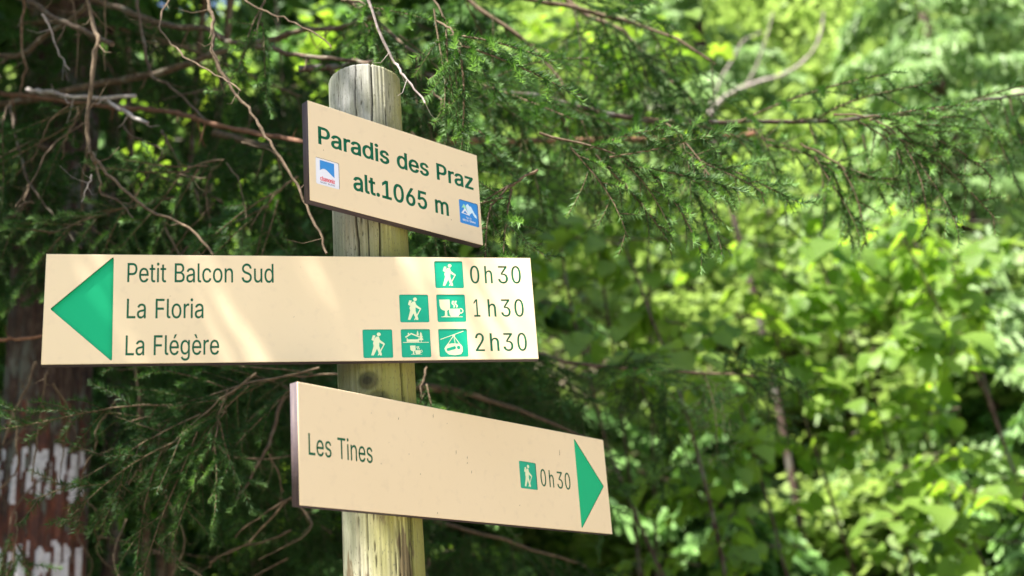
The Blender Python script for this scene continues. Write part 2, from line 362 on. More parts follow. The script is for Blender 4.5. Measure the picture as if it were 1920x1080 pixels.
# ------------------------------------------------------------------ lettering outlines (advance, loops; 1000 units per em, caps 509 high)
GLYPH = {"-":[453,[[337,244,337,188,114,188,114,244]]],".":[188,[[95,-4,86,-4,78,-1,70,3,63,9,57,16,53,24,50,32,50,41,50,50,53,59,57,66,63,73,70,79,78,83,86,86,95,87,104,86,113,83,121,79,128,73,134,66,138,59,140,50,141,41,140,32,138,24,134,16,128,9,121,3,113,-1,104,-4]]],"0":[453,[[227,-7,199,-5,174,1,151,11,130,24,111,41,95,62,80,86,69,113,60,144,53,178,49,214,48,254,49,294,53,330,60,364,69,395,81,422,95,447,112,467,130,484,151,498,174,508,200,514,227,516,254,514,279,508,302,498,323,484,342,467,358,447,372,422,384,395,393,364,400,330,404,294,405,254,404,214,400,178,393,144,384,113,373,86,359,62,342,41,323,24,302,11,279,1,254,-5],[227,50,245,51,261,56,276,63,290,74,303,87,313,103,323,122,330,144,336,168,340,194,343,223,344,254,343,285,340,314,336,341,330,365,323,387,313,405,303,422,290,435,276,446,261,453,245,458,227,460,209,458,192,453,177,446,163,435,151,422,140,405,131,387,123,365,117,341,113,314,110,285,109,254,110,223,113,194,117,168,123,144,131,122,140,103,151,87,163,74,177,63,192,56,209,51]]],"1":[453,[[76,0,76,55,391,55,391,0],[276,509,276,0,212,0,212,448,209,448,86,358,86,427,198,509]]],"2":[453,[[64,0,64,47,234,229,282,282,311,327,320,371,319,385,317,397,313,408,308,419,301,428,293,436,283,443,273,449,224,460,209,459,196,457,184,453,172,447,162,441,153,433,145,424,139,413,134,402,130,390,128,376,127,362,66,362,67,384,71,405,77,424,86,442,98,459,111,473,126,486,143,496,162,505,182,511,203,514,225,516,247,514,268,511,288,505,306,497,323,486,337,474,350,461,361,445,370,428,376,411,380,392,381,372,371,318,336,259,267,180,153,60,153,57,389,57,389,0]]],"3":[453,[[218,-7,195,-6,173,-3,152,2,133,10,114,19,98,30,83,43,70,57,60,74,52,91,46,111,44,132,109,132,111,119,115,107,120,97,126,87,134,78,144,71,154,64,165,59,219,50,275,61,287,67,297,74,307,83,315,93,321,104,325,116,328,130,329,145,328,158,326,172,322,184,316,196,308,207,299,217,288,226,275,234,260,240,242,244,223,247,201,248,157,248,157,299,288,448,288,452,70,452,70,509,372,509,372,461,211,278,211,289,239,290,264,288,287,284,308,276,327,265,344,253,359,239,371,222,381,205,387,186,392,166,393,145,392,123,387,103,380,84,370,66,358,50,344,36,327,23,309,12,288,4,266,-2,243,-6]]],"5":[453,[[221,-7,199,-6,178,-2,159,3,140,11,123,21,108,32,94,45,83,60,73,76,66,93,62,111,60,130,122,130,124,119,127,108,132,98,138,89,173,60,221,50,236,51,250,53,264,58,276,64,288,72,298,82,307,92,314,104,320,117,324,131,327,146,328,162,327,178,324,193,320,208,314,221,306,233,297,244,286,254,275,262,262,269,248,273,233,276,218,277,167,268,128,246,67,253,96,509,366,509,366,452,151,452,134,301,136,301,178,325,229,334,247,333,263,330,279,326,294,321,308,314,321,306,334,296,345,285,355,273,364,260,372,246,379,231,384,215,388,199,390,181,391,163,390,139,385,117,379,95,369,76,357,57,343,41,327,27,309,15,289,6,268,-1,245,-5]]],"6":[453,[[226,-7,203,-5,182,-1,161,5,142,15,125,26,109,40,96,56,84,74,75,94,69,115,65,138,64,162,65,180,68,199,73,219,80,239,137,340,252,509,322,509,151,261,145,261,165,288,196,307,235,314,257,313,278,309,298,303,316,295,332,284,346,271,359,257,370,240,378,221,384,201,388,180,389,157,388,134,384,112,377,92,368,73,356,55,343,39,327,26,310,14,291,5,271,-2,249,-6],[226,48,241,49,254,52,267,56,279,63,289,70,299,79,307,90,314,101,320,114,324,128,327,142,327,157,327,173,324,187,320,201,314,213,307,225,299,235,289,244,279,251,267,258,254,262,241,264,226,265,212,264,198,262,186,258,174,252,163,244,153,235,145,225,138,214,132,201,128,188,126,174,125,158,126,143,128,128,132,114,138,102,145,90,153,79,163,70,174,63,186,56,198,52,212,49]]],"A":[480,[[16,0,201,509,276,509,463,0,395,0,287,302,264,372,232,478,245,478,213,371,191,302,85,0],[110,142,110,199,370,199,370,142]]],"B":[456,[[60,0,60,509,241,509,266,508,289,504,310,499,329,491,345,481,359,469,371,456,381,442,388,426,394,410,397,392,398,374,397,358,395,344,392,331,387,320,356,286,315,267,315,262,327,261,339,257,351,252,363,245,374,237,385,227,394,216,402,203,409,189,414,173,417,155,418,136,417,117,413,100,408,83,400,67,390,52,377,39,362,28,344,18,324,10,301,4,275,1,247,0],[125,57,245,57,272,58,296,63,315,70,330,80,341,92,349,105,354,120,355,137,355,149,352,161,348,173,342,184,335,194,327,203,317,211,306,218,293,224,279,228,264,230,248,231,125,231],[125,285,238,285,288,296,299,302,308,309,316,317,323,326,329,337,333,348,335,359,336,372,334,388,330,403,323,417,313,429,299,439,283,446,263,450,240,452,125,452]]],"C":[510,[[267,-7,235,-5,205,1,177,11,150,25,126,42,104,63,86,88,70,115,57,146,48,179,42,215,40,254,42,293,48,329,57,362,70,393,86,421,104,445,126,466,150,484,177,498,205,508,235,514,267,516,340,504,357,498,373,490,388,481,402,471,415,460,427,447,438,433,448,418,456,402,463,385,469,367,473,348,408,348,389,395,357,428,315,449,267,456,245,454,223,450,203,443,184,432,166,419,150,403,137,385,125,364,116,340,109,314,105,285,103,254,105,223,109,194,116,168,125,145,137,123,151,105,166,89,184,76,203,66,223,59,245,54,267,53,315,60,357,81,389,114,408,160,473,160,469,142,463,124,457,107,448,91,438,76,428,62,416,49,402,38,388,28,373,19,357,11,341,5,323,0,305,-4,286,-6]]],"F":[410,[[60,0,60,509,369,509,369,452,125,452,125,278,346,278,346,221,125,221,125,0]]],"L":[393,[[60,0,60,509,125,509,125,57,361,57,361,0]]],"M":[628,[[60,0,60,509,152,509,277,187,287,159,299,123,311,84,322,49,307,49,318,83,330,121,342,158,352,187,476,509,568,509,568,0,504,0,504,291,504,327,505,369,506,413,507,457,513,457,498,409,482,363,467,322,456,291,342,0,286,0,170,291,159,321,145,361,129,408,112,457,119,457,120,416,121,372,122,328,122,291,122,0]]],"N":[523,[[60,0,60,509,136,509,343,183,363,151,388,107,414,55,405,54,401,108,399,157,399,195,399,509,463,509,463,0,387,0,202,290,177,331,148,381,108,452,119,454,122,384,124,328,125,291,125,0]]],"O":[533,[[267,-7,235,-5,205,1,177,11,150,25,126,42,105,63,86,88,70,115,57,146,48,179,42,215,40,254,42,293,48,329,57,362,70,393,86,421,105,445,126,466,150,484,177,498,205,508,235,514,267,516,299,514,329,508,357,498,384,484,408,466,429,445,448,421,464,393,477,362,486,329,491,293,493,254,491,215,486,179,477,146,464,115,448,88,429,63,408,42,384,25,357,11,329,1,299,-5],[267,53,289,54,310,59,330,66,349,76,367,89,383,105,396,123,408,144,418,168,425,194,429,223,430,254,429,286,425,314,418,341,408,365,396,386,383,404,367,420,349,433,330,443,310,450,289,454,267,456,245,454,223,450,203,443,184,433,167,420,151,404,137,385,125,364,116,340,109,314,105,285,103,254,105,223,109,194,116,168,125,144,137,123,151,105,167,89,184,76,203,66,223,59,245,54]]],"P":[445,[[60,0,60,509,235,509,263,507,289,503,312,497,332,487,350,476,366,462,379,447,390,430,398,411,404,391,407,370,409,348,407,325,404,304,398,284,390,265,379,248,366,233,350,219,332,207,312,198,289,191,263,187,235,186,109,186,109,242,233,242,252,243,269,246,284,250,297,256,308,264,318,272,327,282,333,294,338,306,342,319,344,333,344,348,344,362,342,376,338,389,333,402,326,413,318,423,308,431,297,439,284,444,268,449,251,451,232,452,125,452,125,0]]],"S":[447,[[224,-9,197,-8,172,-4,149,1,128,9,108,19,91,31,76,45,64,60,54,77,46,96,41,115,38,137,104,137,107,123,110,110,116,98,123,88,132,79,142,71,154,64,166,59,224,49,241,50,257,52,272,55,286,60,299,66,311,74,321,82,329,92,336,102,341,114,345,126,346,139,345,151,342,161,338,171,332,179,296,205,245,222,184,239,154,249,128,260,105,274,86,289,71,307,60,326,54,348,52,372,53,393,58,413,65,431,75,448,87,463,102,476,119,488,138,498,158,506,180,511,203,514,227,516,252,514,275,511,296,505,316,498,334,488,351,476,365,463,377,449,387,433,394,415,399,397,401,378,337,378,334,396,326,412,316,426,302,437,286,447,267,453,247,457,225,459,209,458,194,456,180,452,167,448,156,442,145,435,136,427,129,418,123,409,118,398,116,387,115,376,116,363,119,352,124,342,131,334,169,308,212,293,264,279,312,264,359,238,395,198,401,185,405,171,407,155,408,139,407,118,403,99,396,81,386,64,374,48,360,34,343,21,323,11,302,2,278,-4,252,-8]]],"T":[449,[[32,452,32,509,417,509,417,452,257,452,257,0,193,0,193,452]]],"a":[389,[[160,-9,142,-8,126,-5,110,-1,94,5,80,12,68,22,57,32,48,45,40,58,35,73,31,90,30,108,31,123,34,138,38,150,43,161,50,171,58,179,67,187,78,193,125,211,178,220,234,227,265,235,270,238,273,243,275,248,276,255,276,257,267,297,240,322,196,331,149,322,118,301,100,274,41,291,48,308,57,322,67,335,79,346,91,355,104,364,118,370,133,375,194,384,239,379,286,360,296,353,306,343,315,333,322,320,329,306,333,290,336,272,337,251,337,0,277,0,277,52,272,52,252,25,215,1],[170,45,187,46,202,49,216,53,228,59,239,66,248,74,257,83,263,93,269,104,272,115,275,126,276,138,276,190,259,182,231,176,200,171,175,168,134,159,103,139,98,132,95,124,93,115,92,105,102,72,130,52]]],"c":[396,[[207,-8,182,-7,159,-2,137,6,117,16,98,30,82,46,68,64,56,85,46,108,40,133,36,159,34,187,36,216,40,243,46,268,56,291,68,312,82,330,98,346,117,360,137,371,159,378,182,383,207,384,260,377,305,356,340,322,362,277,303,262,290,289,270,311,242,325,207,330,189,329,173,325,158,319,145,310,134,300,124,287,115,274,108,258,103,242,99,224,97,206,96,187,97,169,99,151,103,134,108,117,115,102,124,89,134,76,145,66,158,57,173,51,189,48,207,46,243,52,271,66,292,89,304,117,363,102,341,56,306,21,261,-1]]],"d":[424,[[195,-8,172,-7,151,-2,130,5,111,16,94,29,79,45,66,64,55,84,46,108,39,133,35,160,34,189,35,218,39,245,46,270,55,293,66,313,79,332,95,347,112,361,131,371,151,378,173,383,196,384,213,384,228,381,241,378,253,373,287,346,306,319,311,319,311,509,372,509,372,0,313,0,313,59,307,59,287,31,252,4,241,-1,227,-5,212,-7],[205,47,221,48,236,51,250,57,263,65,274,75,284,86,293,100,299,115,305,132,309,150,311,169,312,189,311,210,309,229,305,247,300,263,293,278,284,291,275,302,263,312,251,320,237,325,221,329,205,330,187,329,172,325,157,319,145,311,133,301,124,290,115,276,108,261,103,245,99,227,97,209,96,189,97,170,99,151,103,133,109,117,115,101,124,88,134,76,145,66,158,57,172,51,188,48]]],"e":[404,[[212,-8,185,-7,161,-2,138,6,117,16,98,30,82,46,68,64,56,85,46,108,40,132,35,159,34,187,35,215,39,242,46,267,55,290,67,311,81,329,97,346,115,359,135,370,157,378,180,383,205,384,266,374,280,368,294,361,307,351,319,341,331,329,341,315,350,299,357,282,363,263,368,242,370,219,371,194,371,169,75,169,75,221,338,221,310,202,309,220,307,237,303,254,298,269,291,282,283,294,273,305,263,314,250,321,237,326,222,329,205,330,189,329,173,326,159,321,146,313,135,304,125,294,116,282,109,270,103,256,99,241,97,226,96,211,96,178,97,157,100,139,104,122,110,106,118,92,128,80,139,70,151,61,165,55,179,50,195,47,212,46,254,53,285,73,306,105,365,91,360,77,353,63,345,51,335,39,324,29,311,19,298,11,283,4,266,-1,249,-5,231,-7]]],"g":[425,[[207,-151,187,-150,168,-148,150,-144,134,-140,82,-110,51,-69,101,-41,122,-66,154,-88,207,-97,229,-96,249,-92,267,-85,282,-75,295,-62,304,-47,310,-28,311,-6,311,68,306,68,287,41,252,16,241,11,227,8,212,5,195,5,173,6,152,10,132,17,113,27,95,39,80,53,67,71,55,90,46,112,39,136,35,163,34,191,35,220,39,246,46,271,55,293,66,314,80,332,95,347,112,361,131,371,152,378,173,383,196,384,213,384,228,382,242,378,253,373,288,346,308,319,313,319,313,379,372,379,372,-9,371,-32,367,-54,360,-73,350,-90,338,-104,324,-117,308,-127,291,-136,271,-142,251,-147,229,-150],[205,59,222,60,237,63,251,68,264,75,275,84,285,95,293,107,300,121,305,137,309,154,312,172,312,193,312,212,309,231,305,248,300,264,293,278,285,291,275,303,264,312,251,320,237,325,222,329,205,330,188,329,172,325,158,320,145,312,134,302,124,290,115,277,109,262,103,246,99,229,97,212,96,193,97,173,99,155,103,138,109,123,116,108,124,96,134,85,145,76,158,68,172,63,188,60]]],"h":[410,[[114,227,114,0,53,0,53,509,114,509,114,287,102,287,112,312,124,332,137,349,152,362,169,372,187,379,207,383,227,384,246,383,264,380,280,376,295,369,309,360,321,349,332,336,341,321,348,304,353,285,356,264,357,240,357,0,296,0,296,235,295,256,290,275,283,291,273,304,260,315,246,323,229,328,210,329,197,328,184,326,172,322,161,317,150,311,141,303,133,293,126,283,121,271,117,257,114,243]]],"i":[167,[[53,0,53,379,114,379,114,0],[84,443,75,444,67,446,60,449,54,455,48,461,44,468,42,475,41,483,42,491,44,499,48,506,54,512,60,517,67,521,75,523,84,524,92,523,100,521,107,517,114,512,119,506,123,499,126,491,126,483,126,475,123,468,119,461,114,455,107,449,100,446,92,444]]],"l":[189,[[139,-2,119,-1,101,3,86,10,74,20,65,33,58,47,54,65,53,84,53,509,114,509,114,99,120,62,124,58,130,54,137,53,146,52,160,53,170,54,181,3,162,-1]]],"m":[610,[[53,0,53,379,112,379,112,295,108,295,112,310,118,323,125,335,132,346,172,376,219,386,239,385,257,380,273,372,287,361,299,347,309,331,316,314,321,295,312,295,317,308,322,321,329,332,337,343,381,375,437,386,453,385,468,383,483,378,497,372,510,364,522,354,532,342,541,328,548,313,553,296,556,276,557,255,557,0,496,0,496,254,494,273,490,289,483,302,473,313,460,321,447,326,433,329,419,330,406,330,395,328,384,324,374,320,345,290,335,247,335,0,274,0,274,260,273,275,269,288,262,301,253,311,242,320,229,326,215,329,199,330,158,320,148,314,140,307,132,299,126,289,121,278,117,266,114,253,114,238,114,0]]],"n":[410,[[114,227,114,0,53,0,53,379,112,379,112,287,102,287,112,312,124,332,137,349,152,362,169,372,187,379,207,383,227,384,246,383,264,380,280,376,295,369,309,360,321,349,332,336,341,321,348,304,353,285,356,264,357,240,357,0,296,0,296,235,295,256,290,275,283,291,273,304,260,315,246,323,229,328,210,329,197,328,184,326,172,322,161,317,150,311,141,303,133,293,126,283,121,271,117,257,114,243]]],"o":[415,[[207,-8,182,-7,159,-2,137,6,117,16,98,30,82,46,68,64,56,85,46,108,40,133,36,159,34,187,36,216,40,243,46,268,56,291,68,312,82,330,98,346,117,360,137,371,159,378,182,383,207,384,233,383,256,378,278,371,299,360,317,346,333,330,347,312,359,291,369,268,376,243,380,216,381,187,380,159,376,133,369,108,359,85,347,64,333,46,317,30,299,16,278,6,256,-2,233,-7],[207,46,226,48,242,51,257,57,270,66,282,76,292,89,300,102,307,117,312,134,316,151,318,169,319,187,318,206,316,224,312,242,307,258,300,274,292,287,282,300,270,310,257,319,242,325,226,329,207,330,189,329,173,325,158,319,145,310,134,300,124,287,115,274,108,258,103,242,99,224,97,206,96,187,97,169,99,151,103,134,108,117,115,102,124,89,134,76,145,66,158,57,173,51,189,48]]],"r":[259,[[53,0,53,379,112,379,112,321,115,321,122,335,130,347,140,358,152,367,166,375,181,380,196,384,213,385,229,384,243,384,243,322,230,324,207,326,194,325,182,323,170,319,159,315,149,309,140,301,132,293,126,284,121,273,117,262,114,250,114,237,114,0]]],"s":[365,[[182,-8,163,-7,145,-5,128,-2,112,3,98,10,84,18,72,27,62,38,53,50,45,63,40,78,36,94,94,107,99,92,105,79,114,69,124,60,136,54,150,49,165,46,181,45,200,46,217,50,232,55,244,62,255,71,262,81,267,91,268,103,267,112,265,121,260,129,254,136,246,142,237,147,225,151,212,155,149,170,125,177,104,186,87,196,72,208,61,222,53,237,48,255,47,274,48,290,51,305,57,319,65,332,75,343,87,354,100,363,115,370,131,377,149,381,167,384,187,384,206,384,223,381,239,378,254,372,267,366,279,358,290,349,299,339,324,290,268,277,264,288,258,298,251,307,243,316,232,323,219,328,205,331,187,333,171,332,156,329,143,324,131,317,121,308,114,299,110,289,109,277,110,267,112,258,117,250,124,243,172,223,229,209,254,202,275,194,292,183,306,171,317,158,325,142,330,125,331,107,330,90,326,75,321,61,312,47,302,35,290,24,276,15,260,6,242,0,223,-5,203,-7]]],"t":[227,[[204,379,204,327,6,327,6,379],[65,471,126,471,126,98,127,86,128,76,132,68,136,61,142,56,150,53,159,51,170,50,185,51,202,54,213,2,192,-3,168,-4,145,-3,125,2,107,10,92,21,80,35,72,52,67,71,65,93]]],"u":[410,[[182,-5,164,-4,146,-1,130,4,115,11,101,20,89,31,78,44,69,59,62,76,57,95,54,116,53,139,53,379,114,379,114,144,115,123,119,105,127,89,137,75,150,64,164,56,181,52,200,50,213,51,226,53,238,57,249,62,259,69,268,77,276,86,283,97,289,109,293,122,295,137,296,153,296,379,357,379,357,0,298,0,298,92,307,92,297,67,286,47,272,30,257,17,240,7,222,0,203,-4]]],"x":[379,[[21,0,171,218,171,171,29,379,100,379,147,306,179,253,207,206,175,206,202,253,233,306,282,379,352,379,209,169,209,214,358,0,287,0,231,85,200,136,173,182,205,182,178,136,148,85,91,0]]],"y":[389,[[47,-139,61,-86,71,-87,104,-89,130,-74,151,-36,163,-1,17,379,84,379,165,155,187,87,206,21,184,21,202,87,224,155,305,379,371,379,204,-58,177,-107,139,-136,91,-145,65,-143]]],"z":[380,[[42,0,42,46,254,320,254,323,48,323,48,379,333,379,333,331,126,60,126,56,339,56,339,0]]],"è":[404,[[212,-8,185,-7,161,-2,138,6,117,16,98,30,82,46,68,64,56,85,46,108,40,132,35,159,34,187,35,215,39,242,46,267,55,290,67,311,81,329,97,346,115,359,135,370,157,378,180,383,205,384,266,374,280,368,294,361,307,351,319,341,331,329,341,315,350,299,357,282,363,263,368,242,370,219,371,194,371,169,75,169,75,221,338,221,310,202,309,220,307,237,303,254,298,269,291,282,283,294,273,305,263,314,250,321,237,326,222,329,205,330,189,329,173,326,159,321,146,313,135,304,125,294,116,282,109,270,103,256,99,241,97,226,96,211,96,178,97,157,100,139,104,122,110,106,118,92,128,80,139,70,151,61,165,55,179,50,195,47,212,46,254,53,285,73,306,105,365,91,360,77,353,63,345,51,335,39,324,29,311,19,298,11,283,4,266,-1,249,-5,231,-7],[180,429,114,529,182,529,230,429]]],"é":[404,[[212,-8,185,-7,161,-2,138,6,117,16,98,30,82,46,68,64,56,85,46,108,40,132,35,159,34,187,35,215,39,242,46,267,55,290,67,311,81,329,97,346,115,359,135,370,157,378,180,383,205,384,266,374,280,368,294,361,307,351,319,341,331,329,341,315,350,299,357,282,363,263,368,242,370,219,371,194,371,169,75,169,75,221,338,221,310,202,309,220,307,237,303,254,298,269,291,282,283,294,273,305,263,314,250,321,237,326,222,329,205,330,189,329,173,326,159,321,146,313,135,304,125,294,116,282,109,270,103,256,99,241,97,226,96,211,96,178,97,157,100,139,104,122,110,106,118,92,128,80,139,70,151,61,165,55,179,50,195,47,212,46,254,53,285,73,306,105,365,91,360,77,353,63,345,51,335,39,324,29,311,19,298,11,283,4,266,-1,249,-5,231,-7],[177,429,225,529,293,529,227,429]]]}


def area(p): return 0.5 * float(np.sum(p[:, 0] * np.roll(p[:, 1], -1) - np.roll(p[:, 0], -1) * p[:, 1]))


def fatten(p, dx, dy):
    """Move an outline along its own normals (outer loops run clockwise in the font, holes the other way)."""
    e1 = p - np.roll(p, 1, 0); e2 = np.roll(p, -1, 0) - p
    n1 = np.stack([-e1[:, 1], e1[:, 0]], 1); n2 = np.stack([-e2[:, 1], e2[:, 0]], 1)
    n1 /= np.linalg.norm(n1, axis=1)[:, None] + 1e-9; n2 /= np.linalg.norm(n2, axis=1)[:, None] + 1e-9
    n = n1 + n2; l = np.linalg.norm(n, axis=1)[:, None]; n = n / np.maximum(l, .3) * 2 / np.maximum(l, 1.2)
    return p + n * np.array([dx, dy])


def text_loops(s, u0, u1, base, cap, wx=0, wy=0, boxes=None):
    """Closed outlines (board metres) of a line fitted between u0 and u1; boxes gives each letter its own span."""
    loops = []; x = 0; raw = []
    for ch in s:
        if ch == ' ':
            x += 240 if boxes is None else 0; continue
        adv, sp = GLYPH[ch]
        ls = [np.array(q, dtype=float).reshape(-1, 2) for q in sp]
        outer = max(ls, key=lambda q: abs(area(q)))
        sg = 1 if area(outer) < 0 else -1
        ls = [fatten(q, sg * wx, sg * wy) for q in ls]
        raw.append((x, ls)); x += adv
    if boxes is None:
        lo = min(q[:, 0].min() + x for x, ls in raw for q in ls); hi = max(q[:, 0].max() + x for x, ls in raw for q in ls)
        sx = (u1 - u0) / (hi - lo)
        for x, ls in raw:
            for q in ls:
                loops.append(np.stack([u0 + (q[:, 0] + x - lo) * sx, base + q[:, 1] / 509.0 * cap], 1))
    else:
        for (x, ls), (a, b) in zip(raw, boxes):
            lo = min(q[:, 0].min() for q in ls); hi = max(q[:, 0].max() for q in ls)
            for q in ls:
                loops.append(np.stack([a + (q[:, 0] - lo) / (hi - lo) * (b - a), base + q[:, 1] / 509.0 * cap], 1))
    return loops


def round_poly(P, r, k=4):
    out = []; n = len(P); P = [np.array(p, dtype=float) for p in P]
    for i in range(n):
        a, b, c = P[i - 1], P[i], P[(i + 1) % n]
        d1 = (a - b) / np.linalg.norm(a - b); d2 = (c - b) / np.linalg.norm(c - b)
        ang = math.acos(max(-1, min(1, float(d1 @ d2)))); t = r / math.tan(ang / 2)
        t = min(t, .4 * np.linalg.norm(a - b), .4 * np.linalg.norm(c - b))
        p, q = b + d1 * t, b + d2 * t
        for j in range(k + 1):
            s = j / k
            out.append(p * (1 - s) ** 2 + b * 2 * s * (1 - s) + q * s * s)
    return np.array(out)


def rect(u0, v0, u1, v1): return [(u0, v0), (u1, v0), (u1, v1), (u0, v1)]


def fill(mb, loops, w, m=0, rule='odd'):
    """Fill of closed outlines by constrained triangulation. rule: odd (even-odd), wind (non-zero), plate (first loop minus the rest)."""
    K = 1000.0
    co = []; ed = []
    for lp in loops:
        n0 = len(co); co += [Vector((float(p[0]) * K, float(p[1]) * K)) for p in lp]
        ed += [(n0 + i, n0 + (i + 1) % len(lp)) for i in range(len(lp))]
    vo, _e, fo, *_ = delaunay_2d_cdt(co, ed, [], 0, 1e-5)
    V = np.array([(p[0], p[1]) for p in vo]); T = np.array([f for f in fo if len(f) == 3])
    c = V[T].mean(1); inside = np.zeros(len(T), dtype=int); first = None
    for lp in loops:
        q = np.array([(p[0], p[1]) for p in lp], dtype=float) * K; q2 = np.roll(q, -1, 0)
        if len(q) < 3: continue
        bb = (c[:, 0] >= q[:, 0].min()) & (c[:, 0] <= q[:, 0].max()) & (c[:, 1] >= q[:, 1].min()) & (c[:, 1] <= q[:, 1].max())
        idx = np.nonzero(bb)[0]
        x, y = c[idx, 0][:, None], c[idx, 1][:, None]
        cr_ = ((q[None, :, 1] > y) != (q2[None, :, 1] > y))
        dy = np.where(q2[:, 1] == q[:, 1], 1e-12, q2[:, 1] - q[:, 1])
        xi = q[None, :, 0] + (y - q[None, :, 1]) / dy[None] * (q2[:, 0] - q[:, 0])[None]
        if rule == 'odd': inside[idx] += (np.sum(cr_ & (x < xi), axis=1) % 2)
        else: inside[idx] += np.sum(np.where(cr_ & (x < xi), np.where(q2[None, :, 1] > y, 1, -1), 0), axis=1)
        if first is None and rule == 'plate': first = inside != 0; inside[:] = 0
    T = T[inside % 2 == 1] if rule == 'odd' else T[inside != 0] if rule == 'wind' else T[first & (inside == 0)]
    e1 = V[T[:, 1]] - V[T[:, 0]]; e2 = V[T[:, 2]] - V[T[:, 0]]
    flip = (e1[:, 0] * e2[:, 1] - e1[:, 1] * e2[:, 0]) < 0
    T[flip] = T[flip][:, ::-1]
    mb.add(np.c_[V / K, np.full(len(V), w)], T, m)


def wall(mb, lp, w0, w1, m=0):
    lp = np.asarray(lp); n = len(lp)
    V = np.vstack([np.c_[lp, np.full(n, w0)], np.c_[lp, np.full(n, w1)]])
    mb.add(V, [[i, (i + 1) % n, n + (i + 1) % n, n + i] for i in range(n)], m)


# ------------------------------------------------------------------ the signpost
AX = Vector((-0.2370, 2.0, 0)); POST_R = 0.0644; POST_TOP = 1.6 + 1.09
signpost = empty('signpost', (AX.x, AX.y, 0))
tag(signpost, 'round weathered wooden post carrying three cream hiking signboards with green lettering', 'signpost')


def post_material():
    m, nt, b = mat('weathered_post_wood', .85)
    v = coords(nt, (1, 1, .035)); v2 = coords(nt, (1, 1, .25)); v3 = coords(nt)
    sep = N(nt, 'ShaderNodeSeparateXYZ'); nt.links.new(v3, sep.inputs[0])
    grain = noise(nt, 190, 6, v, .7)
    base = ramp(nt, grain, [(.3, (.19, .175, .115)), (.5, (.29, .27, .185)), (.7, (.37, .35, .26))])
    top = ramp(nt, math_(nt, 'MULTIPLY', math_(nt, 'SUBTRACT', sep.outputs['Z'], 2.35), 3.0, True), [(0, (0, 0, 0)), (.5, (1, 1, 1))])
    blotch = noise(nt, 26, 5, coords(nt, (1, 1, .5)), .6)
    silver = mixc(nt, ramp(nt, blotch, [(.38, (0, 0, 0)), (.62, (1, 1, 1))]), ramp(nt, grain, [(.3, (.12, .12, .095)), (.7, (.26, .26, .21))]), ramp(nt, grain, [(.3, (.27, .265, .235)), (.7, (.44, .43, .39))]))
    c = mixc(nt, top, base, silver)
    an = noise(nt, 14, 4, v2, .6)
    mid = math_(nt, 'SUBTRACT', 1.0, math_(nt, 'MULTIPLY', math_(nt, 'ABSOLUTE', math_(nt, 'SUBTRACT', sep.outputs['Z'], 2.12)), 2.2), True)
    side = math_(nt, 'ADD', math_(nt, 'MULTIPLY', sep.outputs['X'], 6.5), math_(nt, 'MULTIPLY', mid, .5))
    al = ramp(nt, math_(nt, 'ADD', an, side), [(.45, (0, 0, 0)), (1.0, (1, 1, 1))])
    alg = mixc(nt, noise(nt, 60, 4, v2), (.20, .17, .025), (.23, .24, .03))
    c = mixc(nt, math_(nt, 'MULTIPLY', al, .8), c, alg)
    fl = ramp(nt, math_(nt, 'ADD', an, math_(nt, 'MULTIPLY', sep.outputs['X'], -6.0)), [(.6, (0, 0, 0)), (1.0, (1, 1, 1))])
    c = mixc(nt, math_(nt, 'MULTIPLY', fl, .6), c, (.15, .185, .125))
    st = noise(nt, 30, 4, coords(nt, (1, 1, .22)), .55)
    low = math_(nt, 'MULTIPLY', math_(nt, 'SUBTRACT', 2.15, sep.outputs['Z']), 4.0, True)
    c = mixc(nt, math_(nt, 'MULTIPLY', ramp(nt, st, [(.54, (0, 0, 0)), (.575, (.85, .85, .85))]), low), c, (.115, .08, .04))  # brown streaks low on the post: twig shadows painted into the wood
    pits = noise(nt, 420, 2, coords(nt, (1, 1, .4)))
    c = mixc(nt, ramp(nt, pits, [(.62, (0, 0, 0)), (.7, (.7, .7, .7))]), c, (.09, .085, .05))
    at_ = N(nt, 'ShaderNodeAttribute', attribute_name='tint')
    c = mixc(nt, at_.outputs['Fac'], c, (.012, .009, .006))
    nt.links.new(c, b.inputs['Base Color'])
    b.inputs['Specular IOR Level'].default_value = .25
    bump(nt, b, grain, .55, .003)
    return m


